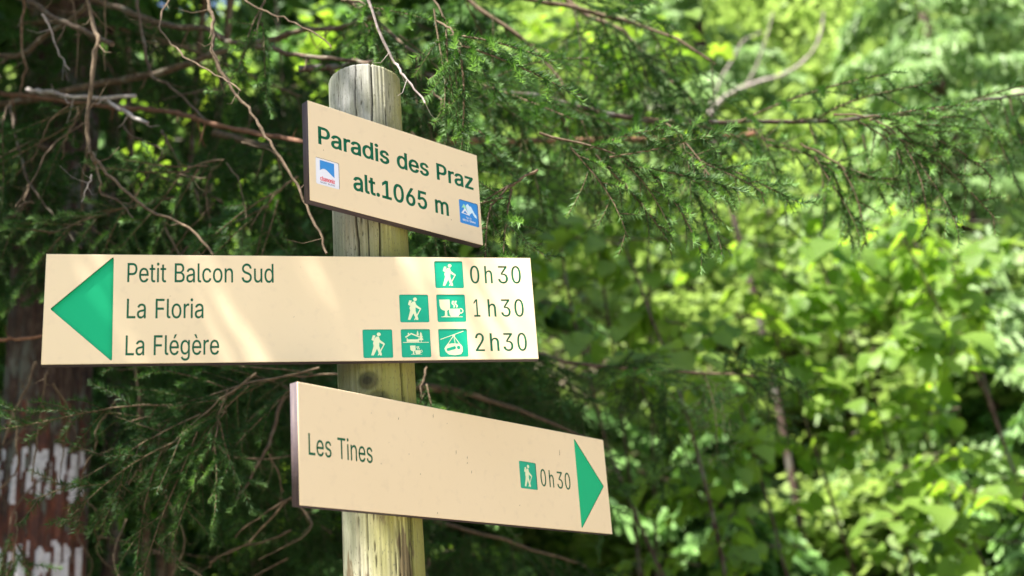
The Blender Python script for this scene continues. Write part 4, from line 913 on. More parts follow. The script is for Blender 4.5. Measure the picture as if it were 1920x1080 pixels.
M['blaze_white'] = bark('white_trail_paint', (.35, .31, .31), (.66, .62, .65), (.8, .77, .8), (1, 1, 1), None, 50, .6)
M['blaze_red'] = bark('red_brown_trail_paint', (.022, .008, .006), (.10, .028, .014), (.28, .075, .03), (1, 1, .5), None, 40, .7)
for nm, sel, mm, lb in (('paint_mark', white & (zv > (W0 + W3) / 2), 'blaze_white', 'upper flaking white paint band'), ('paint_mark', white & (zv < (W0 + W3) / 2), 'blaze_white', 'lower flaking white paint band'), ('paint_mark', red, 'blaze_red', 'red-brown paint between and around the white bands')):
    Fs = F[sel]; u_, inv = np.unique(Fs, return_inverse=True)
    o = link(nm, make_mesh(nm, Vn[u_], [inv.reshape(Fs.shape)], [M[mm]], [0], True), trunk, (TRX, TRY, 0)); tag(o, lb)

Zm = lambda s, pts, dd, ox=0, oy=0: [at(ox + x / s, oy + y / s, d_) for (x, y), d_ in zip(pts, dd if isinstance(dd, (list, tuple)) else [dd] * len(pts))]
lin = lambda a, b_, n: [a + (b_ - a) * q / (n - 1) for q in range(n)]
q = 2.25
dead = [
    # points in the enlarged upper-left corner (2.25x), distances, radius at each end (px of the photo at that distance), bark
    ([(-260, 470), (60, 430), (450, 345), (620, 320), (800, 265), (980, 200), (1130, 170), (1300, 125), (1440, 115), (1600, 60)], lin(4.0, 3.1, 10), .016, .008, 'dead'),
    ([(140, -120), (460, 20), (600, 75), (720, 110), (870, 120), (950, 170), (1020, 185), (1120, 200), (1250, 230), (1440, 250), (1560, 262)], lin(3.7, 2.75, 11), .013, .006, 'dead'),
    ([(-60, 385), (20, 395), (200, 415), (400, 440), (560, 455), (700, 470), (800, 490), (950, 535), (1100, 565), (1250, 595), (1400, 620)], lin(3.9, 2.7, 11), .011, .007, 'red_bark'),
    ([(-100, 240), (0, 235), (100, 225), (220, 130), (330, 60), (420, -60)], lin(3.8, 3.2, 6), .012, .007, 'dead'),
    ([(60, -20), (150, 20), (220, 70), (350, 130), (470, 188)], lin(3.2, 2.9, 5), .010, .0085, 'dead'),
    ([(360, -60), (370, 0), (400, 130), (410, 180), (385, 350), (370, 500), (368, 620), (400, 680)], lin(2.9, 2.75, 8), .0065, .0065, 'twig'),
    ([(368, 620), (400, 665), (480, 760), (620, 880), (800, 965), (900, 1075)], lin(2.75, 2.6, 6), .0055, .0035, 'twig'),
    ([(385, 650), (405, 690), (420, 760), (430, 820), (500, 850), (560, 920)], lin(2.76, 2.8, 6), .0050, .002, 'dead'),
    ([(720, -40), (710, 0), (675, 80), (690, 150), (760, 220), (850, 280), (960, 340), (1015, 380)], lin(2.7, 2.4, 8), .003, .0018, 'twig'),
    ([(875, -40), (880, 0), (900, 80), (895, 180), (900, 230), (980, 370), (1060, 480), (1120, 570), (1180, 670), (1250, 770), (1290, 870), (1350, 980), (1380, 1075)], lin(2.6, 2.35, 13), .0052, .0030, 'twig'),
    ([(1000, -20), (1030, 0), (1120, 50), (1220, 85), (1330, 140), (1400, 200)], lin(2.6, 2.5, 6), .003, .0018, 'twig'),
    ([(100, -40), (100, 20), (90, 150), (105, 290), (80, 410)], lin(3.1, 3.2, 5), .0058, .004, 'dead'),
    ([(300, -30), (300, 0), (325, 150), (320, 330)], lin(3.2, 3.2, 4), .0030, .002, 'twig'),
    ([(448, -30), (445, 0), (440, 300)], lin(3.1, 3.1, 3), .0030, .002, 'twig'),
    ([(40, 440), (55, 510), (70, 600), (120, 760), (170, 840), (230, 910), (340, 1050)], lin(3.4, 3.1, 7), .0055, .003, 'dead'),
    ([(680, 550), (720, 620), (760, 700), (820, 800), (850, 900)], lin(3.3, 3.2, 5), .0048, .002, 'dead'),
    ([(560, -40), (580, 0), (600, 150), (640, 320), (700, 350), (800, 440), (900, 540)], lin(3.4, 3.1, 7), .007, .003, 'dead'),
    ([(120, 380), (200, 390), (310, 405), (570, 410)], lin(3.3, 3.1, 4), .0085, .007, 'pale'),
    ([(440, 420), (460, 430), (520, 470), (620, 520)], lin(3.2, 3.0, 4), .0080, .0065, 'pale'),
    ([(180, 60), (210, 120), (240, 210), (295, 295)], lin(3.0, 3.0, 4), .0035, .0015, 'pale'),
    ([(900, 1000), (870, 850), (880, 740), (935, 685)], lin(3.0, 3.0, 4), .0022, .0012, 'twig'),
    ([(520, 900), (590, 800), (650, 700), (720, 620)], lin(3.0, 3.0, 4), .0028, .0015, 'twig'),
    ([(720, 1075), (790, 980), (860, 900), (900, 850)], lin(3.0, 3.0, 4), .0022, .0012, 'twig'),
    ([(285, 450), (220, 500), (180, 580), (130, 690)], lin(3.0, 3.0, 4), .0030, .0012, 'twig'),
    ([(330, 455), (300, 540), (270, 600), (262, 680)], lin(3.0, 3.0, 4), .0026, .0012, 'twig'),
    ([(390, 735), (365, 790), (345, 850)], lin(2.7, 2.7, 3), .0026, .0012, 'pale'),
    ([(120, 780), (100, 860), (60, 960), (20, 1040)], lin(3.2, 3.1, 4), .0035, .0015, 'twig'),
    ([(0, 800), (60, 740), (160, 640)], lin(3.2, 3.1, 3), .0026, .0012, 'twig'),
    ([(1020, 600), (1140, 640), (1250, 770)], lin(2.9, 2.8, 3), .0030, .0012, 'twig'),
    ([(960, 690), (1010, 770), (1040, 920)], lin(2.9, 2.8, 3), .0026, .0012, 'twig'),
    ([(760, 740), (870, 752)], lin(2.9, 2.8, 2), .0026, .0012, 'twig'),
]
pts_px = []
for n_, (pts, dd, ra, rb, bk) in enumerate(dead):
    branch(spruce, Zm(q, pts, dd), ra * .78, rb * .75, bk, seed=n_, k=4, jit=.0016, stubs=max(2, len(pts)), sides=7)
# thin twig just left of the sign's top and the bottom-left ones
q2 = 2.7
dead2 = [
    (1.0, 0, 0, [(685, -20), (690, 0), (729, 100), (747, 126), (762, 148), (799, 192)], lin(2.25, 2.2, 6), .0036, .0022, 'pale'),
    (q2, 0, 680, [(675, -100), (685, 30), (705, 200), (700, 300), (720, 460), (710, 560), (745, 640)], lin(3.0, 3.0, 7), .0050, .003, 'twig'),
    (q2, 0, 680, [(180, 0), (130, 130), (60, 280), (15, 420)], lin(3.2, 3.1, 4), .0050, .003, 'twig'),
    (q2, 0, 680, [(60, 240), (85, 340), (85, 430), (90, 540), (0, 640)], lin(3.1, 3.1, 5), .0035, .002, 'twig'),
    (q2, 0, 680, [(240, 40), (225, 100), (200, 300), (180, 440), (160, 600)], lin(3.0, 3.0, 5), .0038, .002, 'twig'),
    (q2, 0, 680, [(590, 190), (540, 260), (490, 330), (480, 420), (430, 520), (400, 640)], lin(3.0, 3.0, 6), .0030, .0018, 'twig'),
    (q2, 0, 680, [(1500, 130), (1440, 160), (1400, 300), (1340, 450), (1280, 560), (1200, 700)], lin(3.3, 3.2, 6), .0065, .003, 'dead'),
    (q2, 0, 680, [(1480, 160), (1350, 220), (1260, 300), (1215, 430)], lin(3.2, 3.2, 4), .0022, .0014, 'twig'),
    (q2, 0, 680, [(1500, 680), (1440, 700), (1330, 770), (1230, 840), (1190, 890)], lin(3.0, 3.0, 5), .0034, .0016, 'twig'),
    (q2, 0, 680, [(1450, 700), (1340, 820), (1230, 930), (1100, 985), (1060, 1040)], lin(3.0, 3.0, 5), .0030, .0016, 'twig'),
    (q2, 0, 680, [(1360, 460), (1400, 540), (1430, 660)], lin(3.0, 3.0, 3), .0030, .0016, 'twig'),
    (q2, 0, 680, [(1110, 430), (1200, 480), (1380, 485), (1480, 470)], lin(3.0, 3.0, 4), .0026, .0016, 'twig'),
    (q2, 0, 680, [(1470, 850), (1350, 900), (1200, 940), (1060, 1010)], lin(3.1, 3.1, 4), .0030, .0016, 'twig'),
    (q2, 0, 680, [(700, 380), (640, 430), (560, 440), (500, 470)], lin(3.0, 3.0, 4), .0028, .0016, 'twig'),
    (q2, 0, 680, [(700, 540), (660, 600), (620, 680), (600, 745)], lin(3.0, 3.0, 4), .0026, .0016, 'twig'),
    (1.0, 0, 0, [(-30, 640), (0, 637), (40, 636), (90, 628)], lin(3.2, 3.2, 4), .006, .004, 'red_bark'),
]
for n_, (s_, ox, oy, pts, dd, ra, rb, bk) in enumerate(dead2):
    branch(spruce, Zm(s_, pts, dd, ox, oy), ra * .85, rb * .85, bk, seed=60 + n_, k=4, jit=.0014, stubs=4, sides=6)
# random fine dead twigs all through the left side
gr = random.Random(41)
for n_ in range(34):
    px, py, dd = gr.uniform(-20, 640), gr.uniform(-20, 1090), gr.uniform(3.0, 3.9)
    if 60 < px < 600 and 470 < py < 690: continue
    p = at(px, py, dd); d = Vector((gr.gauss(0, .5), gr.gauss(0, .5), -abs(gr.gauss(.6, .4)))).normalized(); L = gr.uniform(.15, .4)
    pts = [p, p + d * L * .4 + Vector((gr.gauss(0, .03), 0, 0)), p + d * L * .75 + Vector((gr.gauss(0, .05), 0, -.02)), p + d * L + Vector((gr.gauss(0, .07), 0, -.05))]
    branch(spruce, pts, gr.uniform(.0022, .004), .0012, gr.choice(['twig', 'dead', 'twig']), seed=200 + n_, k=4, jit=.0012, stubs=4, sides=5)

# living branches. Left side: dark foliage behind the sign
live = [
    # px points, distances, twig count, meshes, scale, hang, seed
    ([(-60, 250), (60, 270), (180, 300), (300, 330), (420, 380)], lin(4.0, 3.7, 5), 22, BIG, (.7, 1.0), .5),
    ([(-60, 60), (100, 40), (260, 60), (420, 120), (560, 180)], lin(4.3, 3.9, 5), 22, BIG, (.7, 1.0), .4),
    ([(200, 400), (260, 420), (330, 450), (480, 500), (620, 560)], lin(4.2, 3.8, 5), 24, BIG, (.7, 1.0), .5),
    ([(320, 640), (380, 660), (440, 690), (520, 720), (640, 760)], lin(3.9, 3.6, 5), 22, BIG, (.6, .9), .5),
    ([(300, 860), (420, 880), (520, 930), (620, 1000)], lin(3.9, 3.7, 4), 18, BIG, (.6, .9), .5),
    ([(400, 250), (520, 280), (640, 330), (760, 420)], lin(3.7, 3.4, 4), 18, BIG, (.6, .9), .5),
    ([(700, 600), (820, 630), (960, 655), (1100, 685), (1260, 695), (1420, 705)], lin(3.7, 3.5, 6), 17, BIG, (.55, .85), .45),
    ([(760, 720), (880, 740), (1000, 780), (1120, 830)], lin(3.6, 3.4, 4), 9, BIG, (.5, .8), .5),
    ([(640, 880), (760, 960), (900, 1000), (1100, 1060)], lin(4.0, 3.8, 4), 20, BIG, (.6, .9), .5),
]
for n_, (pts, dd, nt_, ms, sc_, hg) in enumerate(live):
    branch(spruce, Zm(1, pts, dd), .012, .003, 'twig', seed=300 + n_, twigs=dict(n=nt_, meshes=ms, scale=sc_, hang=hg, t0=.02))
# the long branch over the sign to the right
branch(spruce, Zm(1, [(560, 130), (700, 120), (800, 140), (870, 162), (1000, 180), (1100, 205), (1250, 226), (1400, 229), (1550, 226), (1700, 214), (1850, 188), (1960, 170)], lin(3.1, 3.3, 12)),
       .0095, .004, 'bark', 'long branch stretching over the boards to the right', seed=400, twigs=dict(n=40, meshes=SPRAY + SPRAY_TIP, scale=(.9, 1.35), hang=.55, t0=.12))
branch(spruce, Zm(1, [(640, 270), (800, 268), (870, 264), (1000, 265), (1160, 262), (1300, 262), (1420, 250)], lin(3.9, 3.9, 7)), .014, .008, 'red_bark', seed=401, twigs=dict(n=5, meshes=BIG, scale=(.55, .85), hang=.7, t0=.3))
branch(spruce, Zm(2.16, [(120, -60), (220, 40), (400, 170), (520, 290), (560, 370)], lin(3.3, 3.2, 5), 800, 0), .007, .003, 'twig', seed=402, twigs=dict(n=7, meshes=SPRAY, scale=(.8, 1.1), hang=.2, t0=.1))
branch(spruce, Zm(2.16, [(520, -80), (620, 40), (800, 130), (900, 250), (1000, 330), (1100, 430)], lin(3.6, 3.4, 6), 800, 0), .009, .003, 'twig', seed=403, twigs=dict(n=7, meshes=BIG, scale=(.55, .85), hang=.3, t0=.1))
branch(spruce, Zm(1, [(820, -60), (960, -10), (1100, 20), (1240, 60), (1340, 120)], lin(3.5, 3.3, 5)), .009, .003, 'twig', seed=404, twigs=dict(n=6, meshes=BIG, scale=(.6, .9), hang=.5, t0=.1))
branch(spruce, Zm(1, [(560, -60), (680, 20), (740, 70), (790, 110)], lin(3.4, 2.9, 4)), .007, .003, 'twig', seed=405, twigs=dict(n=10, meshes=SPRAY, scale=(.8, 1.1), hang=.5, t0=.2))


def tips(spec):
    """Young twigs at the ends of small branches, tips painted pale as if sunlit: start, end, distance, twig scale."""
    for n_, (x0, y0, x1, y1, d_, k_, ms) in enumerate(spec):
        a, b_ = at(x0, y0, d_), at(x1, y1, d_ - .05)
        o = branch(spruce, [a, a.lerp(b_, .5) + Vector((0, 0, .012)), b_], .0028, .0016, 'twig', seed=500 + n_, stubs=0, sides=5)
        g = random.Random(n_)
        for r_ in range(k_):
            t = .25 + .75 * (r_ + .5) / k_; p = a.lerp(b_, t); T = (b_ - a).normalized(); S = T.cross(fw).normalized() * (1 if r_ % 2 else -1)
            place_twig(g.choice(ms), o, p, T + S * g.uniform(.3, .7) + Vector((0, g.uniform(-.3, .3), g.uniform(-.3, .1))), g.gauss(0, .6), g.uniform(.75, 1.1))


tips([(1010, 250, 1225, 322, 2.45, 7, SPRAY_TIP), (1010, 320, 915, 393, 2.4, 4, SPRAY_TIP), (1250, 230, 1330, 330, 2.6, 5, SPRAY_TIP), (1640, 225, 1730, 300, 2.8, 5, SPRAY_TIP), (330, 370, 90, 440, 3.0, 7, SPRAY_TIP), (60, 380, 20, 410, 3.1, 3, SPRAY_TIP), (420, 300, 330, 330, 3.0, 4, SPRAY_TIP), (200, 180, 130, 230, 3.2, 3, SPRAY), (560, 330, 470, 420, 2.9, 5, SPRAY), (20, 190, 0, 250, 3.1, 3, SPRAY),
      (600, 690, 250, 790, 2.75, 9, SPRAY), (480, 700, 300, 855, 2.7, 6, SPRAY), (425, 730, 400, 845, 2.7, 4, SPRAY_TIP), (660, 700, 420, 730, 2.8, 6, SPRAY), (30, 960, 26, 1065, 2.9, 3, SPRAY_TIP),
      (800, -20, 860, 85, 2.5, 5, SPRAY_TIP), (810, 170, 860, 245, 2.7, 5, SPRAY_TIP), (770, 250, 830, 330, 2.8, 4, SPRAY), (500, -10, 480, 70, 2.8, 3, SPRAY_TIP), (640, 0, 700, 20, 2.7, 3, SPRAY_TIP),
      (800, 690, 790, 745, 2.7, 3, SPRAY_TIP), (1400, 240, 1440, 275, 3.2, 4, SPRAY_TIP), (1500, 270, 1600, 330, 2.9, 6, SPRAY_TIP), (1560, 215, 1730, 240, 2.8, 7, SPRAY_TIP), (820, 40, 870, 90, 2.4, 4, SPRAY_TIP)])

# crown of the big spruce: dense, above the frame, shades everything on the left
mb = MB(); g = np.random.default_rng(77)
n = 34000
zz = g.uniform(0, 1, n); hgt = 4.6 + zz * 4.6
rr = (1.75 * (1 - zz * .75)) * np.sqrt(g.random(n)); ta = g.uniform(0, 2 * np.pi, n)
c0 = np.stack([rr * np.cos(ta) - .55, rr * np.sin(ta) - .9, hgt - .25 * rr], 1)
d = np.stack([np.cos(ta), np.sin(ta), -.5 + 0 * ta], 1) + g.normal(0, .5, (n, 3)); d /= np.linalg.norm(d, axis=1)[:, None]
w = np.cross(d, g.normal(size=(n, 3))); w /= np.linalg.norm(w, axis=1)[:, None]
L = g.uniform(.10, .22, n)[:, None]
V = np.stack([c0, c0 + d * L * .5 + w * .022, c0 + d * L, c0 + d * L * .5 - w * .022], 1).reshape(-1, 3)
mb.add(V, np.arange(4 * n).reshape(-1, 4), 0, np.repeat(g.random(n) * .3, 4))
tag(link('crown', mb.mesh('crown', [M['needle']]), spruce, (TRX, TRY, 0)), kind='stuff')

# unseen boughs placed between sun and sign: hanging twigs spaced to leave sunlit streaks
mid_d, mid_n, mid_b = frame_matrix(AZ[1])
hold = []
for t in (2.2, 2.8, 3.4):
    a = mid_b + mid_d * -1.0 + Vector((0, 0, 1.6 + .95)) + SUN * t; b_ = mid_b + mid_d * .25 + Vector((0, 0, 1.6 + .95)) + SUN * t
    start = Vector((TRX, TRY, 4.6 + t * .3))
    hold.append(branch(spruce, [start, start.lerp(a, .5) + Vector((-.1, 0, .15)), a, a.lerp(b_, .5), b_], .014, .004, 'twig', seed=600 + int(t * 10), stubs=0))
LIT = [(-.470, .006), (-.437, .002), (-.300, .006), (-.262, .001), (-.13, .001), (.045, .012), (.09, .010)]     # sunlit streaks at the board's top edge
g = random.Random(17)
for n_ in range(640):
    u = g.uniform(-.95, .17)
    if any(abs(u - c_) < w_ + .006 for c_, w_ in LIT): continue
    if u > .02 and g.random() < .45: continue
    if u > .10 and g.random() < .6: continue
    k_ = g.randrange(3); t = (2.2, 2.8, 3.4)[k_] + g.gauss(0, .05)
    v0 = g.uniform(.60, 1.15)
    p = mid_b + mid_d * (u - .34 * (v0 - .72)) + Vector((0, 0, 1.6 + v0)) + SUN * t
    place_twig(g.choice(SLIM), hold[k_], p, mid_d * (.34 + g.gauss(0, .04)) + Vector((0, 0, -1)) + mid_n * g.gauss(0, .1), g.uniform(0, 6), g.uniform(.85, 1.15))
for n_ in range(17):  # more unseen twigs, placed to shade the post top
    k_ = g.randrange(3); t = (2.2, 2.8, 3.4)[k_] + g.gauss(0, .05); u = g.uniform(-.14, .10); v0 = g.uniform(1.1, 1.4)
    p = mid_b + mid_d * (u - .34 * (v0 - .72)) + Vector((0, 0, 1.6 + v0)) + SUN * t
    place_twig(g.choice(SLIM), hold[k_], p, mid_d * (.34 + g.gauss(0, .1)) + Vector((0, 0, -1)), g.uniform(0, 6), g.uniform(.85, 1.15))


# ------------------------------------------------------------------ broad leaves
def leaf_mesh(seed, size=.1):
    g = random.Random(seed); n = 11; L = size; W = size * .43
    right = []
    for q_ in range(1, n):
        t = q_ / n
        w = W * (math.sin(math.pi * t ** .72) ** .8) * (1 + (.07 if q_ % 2 else -.06))
        right.append((t * L, w))
    V = [(0, 0, 0)]; F = []
    fold = .22; droop = .3
    z = lambda x, y: abs(y) * fold - droop * x * x / L + .006 * math.sin(x * 70 + seed) * (abs(y) / W)
    mid = [(q_ / n * L, 0) for q_ in range(1, n)]
    V += [(x, y, z(x, y)) for x, y in mid] + [(x, y, z(x, y)) for x, y in right] + [(x, -y, z(x, y)) for x, y in right] + [(L * 1.04, 0, z(L, 0))]
    m0, a0, b0, tip = 1, n, 2 * n - 1, 3 * n - 2
    for q_ in range(n - 2):
        F += [(m0 + q_, m0 + q_ + 1, a0 + q_ + 1, a0 + q_), (m0 + q_ + 1, m0 + q_, b0 + q_, b0 + q_ + 1)]
    T = [(0, m0, a0), (m0, 0, b0), (m0 + n - 2, tip, a0 + n - 2), (tip, m0 + n - 2, b0 + n - 2)]
    mb = MB(); mb.add(V, F, 0, .0); mb.add(V, T, 0, .0)
    tube(mb, [(-.028, 0, .004), (-.012, 0, .003), (0, 0, 0)], .0011, 3, 1, 0, cap=False)
    return mb.mesh('leaf', [M['leaf'], M['twig']], True)


LEAVES = [leaf_mesh(s, sz) for s, sz in enumerate((.085, .10, .075, .11))]


def orient_leaf(g, out):
    """Blade roughly level, tip drooping outwards, randomly tilted."""
    a = g.gauss(0, .9); d = Matrix.Rotation(a, 3, 'Z') @ out
    d = Vector((d.x, d.y, g.uniform(-1.0, .05))).normalized()
    nrm = Vector((g.gauss(-.05, .36), g.gauss(-.3, .36), 1)).normalized()
    y = nrm.cross(d).normalized(); z_ = d.cross(y)
    return Matrix((d, y, z_)).transposed()


def hazel(name, label, base, region, dist, limbs, per, seed, group, smin=.9, smax=1.35, cat='shrub', stem_r=.012):
    """A shrub: stems from the ground, branches as parts, single leaves as their sub-parts."""
    g = random.Random(seed); x0, y0, x1, y1 = region
    root = empty(name, (base[0], base[1], float(ground_z(base[0], base[1])) - .02)); tag(root, label, cat, group)
    b0 = Vector(root.location)
    c_ = at((x0 + x1) / 2, (y0 + y1) / 2, dist)
    mb = MB(); tops = []
    for k_ in range(2):
        tp = at(x0 + (x1 - x0) * (.35 + .3 * k_), y0 + (y1 - y0) * g.uniform(.0, .3), dist + g.uniform(-.2, .5))
        pts = smooth_path([b0, b0.lerp(tp, .35) + Vector((g.gauss(0, .08), g.gauss(0, .08), .1)), b0.lerp(tp, .7) + Vector((g.gauss(0, .1), g.gauss(0, .1), .1)), tp], 5, .004, k_)
        tube(mb, [p - b0 for p in pts], np.linspace(stem_r, .005, len(pts)), 7, 0, 0); tops.append(pts)
    link('stem', mb.mesh('stem', [M['bark']], True), root, b0).__setitem__('kind', 'stuff')
    for k_ in range(limbs):
        pts = g.choice(tops); s_ = pts[g.randrange(len(pts) // 3, len(pts))]
        e = at(g.uniform(x0, x1), y0 + (y1 - y0) * (k_ + g.random() * .6) / limbs, dist + g.uniform(-.7, .9)); s_ = Vector((s_.x, s_.y, e.z + g.uniform(-.05, .2)))
        far_ = (e - s_)
        if far_.length > 1.5: s_ = e - far_.normalized() * g.uniform(.9, 1.5)
        m_ = s_.lerp(e, .55) + Vector((0, 0, .06)); e = e - Vector((0, 0, .03))
        P_ = smooth_path([s_, m_, e], 5, .005, seed * 50 + k_)
        mb = MB(); P0 = P_[0]
        tube(mb, [p - P0 for p in P_], np.linspace(.006, .0015, len(P_)), 5, 0, 0)
        o = link('branch', mb.mesh('branch', [M['bark']], True), root, P0)
        for r_ in range(per):
            t = .15 + .85 * (r_ + g.random()) / per; f = min(t, .999) * (len(P_) - 1); i_ = int(f)
            p = P_[i_].lerp(P_[i_ + 1], f - i_); T = (P_[i_ + 1] - P_[i_]).normalized()
            out = T + T.cross(Vector((0, 0, 1))) * g.choice((-1, 1)) * g.uniform(.4, 1.3)
            sh = Vector((g.gauss(0, .06), g.gauss(0, .06), g.gauss(0, .022)))
            l = bpy.data.objects.new('leaf', g.choice(LEAVES)); COL.objects.link(l); l.parent = o
            M4 = (orient_leaf(g, out.normalized()) * g.uniform(smin, smax)).to_4x4(); M4.translation = p + sh - P0
            l.matrix_local = M4
    return root


GRP = 'hazel shrubs behind the sign'
hazel('hazel_shrub', 'leafy green shrub right beside the arrow end of the long board', (1.1, 6.0), (880, 380, 1320, 700), 4.9, 15, 17, 1, None)
hazel('hazel_shrub', 'large-leaved bright shrub high behind the bough above the boards', (.6, 6.6), (820, 10, 1420, 340), 6.0, 16, 17, 2, None, .9, 1.35)
hazel('hazel_shrub', 'sunlit yellow-green shrub in the middle right with level leafy layers', (2.2, 6.8), (1230, 400, 1640, 760), 6.1, 15, 17, 3, None, 1.05, 1.6)
hazel('hazel_shrub', 'sunlit yellow-green shrub at the right edge with single leafy sprays', (3.0, 6.6), (1560, 400, 1900, 690), 5.9, 14, 17, 4, None, 1.05, 1.6)
hazel('hazel_shrub', 'low shaded shrub beside the tip of the right-pointing arrow', (1.3, 6.2), (1130, 740, 1520, 1100), 5.6, 15, 17, 5, None, .8, 1.15)
hazel('hazel_shrub', 'low bright shrub in the bottom right corner with drooping sprays', (3.0, 6.4), (1480, 760, 1870, 1100), 5.8, 14, 17, 6, None, .95, 1.45)
hazel('hazel_shrub', 'dim shrub whose leaves show between the dead branches above the long board', (-1.3, 7.2), (180, -20, 700, 460), 6.6, 15, 16, 7, None, .9, 1.35)
hazel('hazel_shrub', 'dim shrub low behind the post under the lowest board', (-.6, 6.8), (300, 780, 1120, 1100), 6.2, 15, 16, 8, None, .8, 1.15)


# ------------------------------------------------------------------ trees beyond
def leaf_cloud(n, fn, seed, sz=(.05, .11), flat=.6):
    """n leaf quads (four-pointed, folded) placed by fn(g, n) -> centres."""
    g = np.random.default_rng(seed); c0, tint = fn(g, n)
    nrm = np.stack([g.normal(0, flat, n), g.normal(-.1, flat, n), np.ones(n)], 1); nrm /= np.linalg.norm(nrm, axis=1)[:, None]
    d = np.cross(nrm, g.normal(size=(n, 3))); d /= np.linalg.norm(d, axis=1)[:, None]
    s = np.cross(nrm, d); L = g.uniform(sz[0], sz[1], n)[:, None]
    V = np.stack([c0 - d * L * .5, c0 + s * L * .36 - d * L * .05 - nrm * L * .06, c0 + d * L * .55 - nrm * L * .12, c0 - s * L * .36 - d * L * .05 - nrm * L * .06], 1).reshape(-1, 3)
    return V, np.arange(4 * n).reshape(-1, 4), np.repeat(tint, 4)


def crown_fn(rx, rz, clumps, spread):
    def fn(g, n):
        u = g.normal(size=(clumps, 3)); u /= np.linalg.norm(u, axis=1)[:, None]; u *= g.random((clumps, 1)) ** .4
        cc = u * np.array([rx, rx, rz]); k_ = g.integers(0, clumps, n)
        off = g.normal(0, 1, (n, 3)) * np.array([spread, spread, spread * .35])
        return cc[k_] + off, np.clip(.25 * g.random(clumps)[k_] + .2 * g.random(n), 0, 1)
    return fn


CROWNS = []
for s_ in range(4):
    V, F, t = leaf_cloud(13000, crown_fn(1.7, 2.4, 70, .24), 900 + s_, (.07, .13), .7)
    mb = MB(); mb.add(V, F, 0, t); CROWNS.append(mb.mesh('crown', [M['leaf_far']]))


def broad_tree(x, y, h_, sc, k_, label, seed):
    z0 = float(ground_z(x, y)); g = random.Random(seed)
    root = empty('broadleaf_tree', (x, y, z0 - .05)); tag(root, label, 'tree', 'broadleaf trees on the slope')
    b0 = Vector(root.location); top = b0 + Vector((g.gauss(0, .3), g.gauss(0, .3), h_))
    mb = MB(); pts = smooth_path([b0, b0.lerp(top, .5) + Vector((g.gauss(0, .15), g.gauss(0, .15), 0)), top], 6, .01, seed)
    tube(mb, [p - b0 for p in pts], np.linspace(.11, .03, len(pts)), 9, 0, 0, rough=.08, seed=seed)
    for r_ in range(7):
        p = pts[g.randrange(4, len(pts))]; e = p + Vector((g.gauss(0, 1.0), g.gauss(0, 1.0), g.uniform(.2, 1.2)))
        tube(mb, [p - b0, p.lerp(e, .5) - b0 + Vector((0, 0, .1)), e - b0], [.03, .02, .006], 5, 0, 0)
    link('trunk', mb.mesh('trunk', [M['dead']], True), root, b0)
    o = bpy.data.objects.new('crown', CROWNS[k_]); COL.objects.link(o); o.parent = root; tag(o, kind='stuff')
    o.location = (top - b0) * .82; o.scale = (sc, sc, sc); o.rotation_euler = (0, 0, g.uniform(0, 6))
    return root


gt = random.Random(12)
spots = [(-3.2, 10.5), (-1.2, 9.6), (.8, 10.4), (2.6, 9.3), (-4.6, 14), (-2.0, 13.4), (.6, 14.2), (3.2, 13.2), (6.4, 12.0), (-5.4, 15.6), (-6.8, 18), (-3.2, 18.5), (0.4, 19), (4.2, 18), (8.0, 17), (12, 20), (-9, 24), (-4, 25), (1, 26), (6, 25), (12, 27)]
rows_ = ['at the foot of the slope', 'one row up the slope', 'two rows up the slope', 'high on the slope']
for n_, (x, y) in enumerate(spots):
    w_ = rows_[0 if y < 11.5 else 1 if y < 15.5 else 2 if y < 21 else 3]; sl = x / y
    side = 'behind the painted spruce' if sl < -.3 else 'behind the dead twigs' if sl < -.13 else 'behind the post' if sl < .02 else 'right of the boards' if sl < .22 else 'between bleached branch and pale spruces' if sl < .4 else 'at the right edge'
    broad_tree(x, y, gt.uniform(2.4, 3.6) + (.0 if y < 11 else .8 if y < 14.5 else 1.6), gt.uniform(.85, 1.25), n_ % 4, '%s leafy tree %s, %s' % ('narrower' if n_ % 2 else 'broader', side, w_), n_)


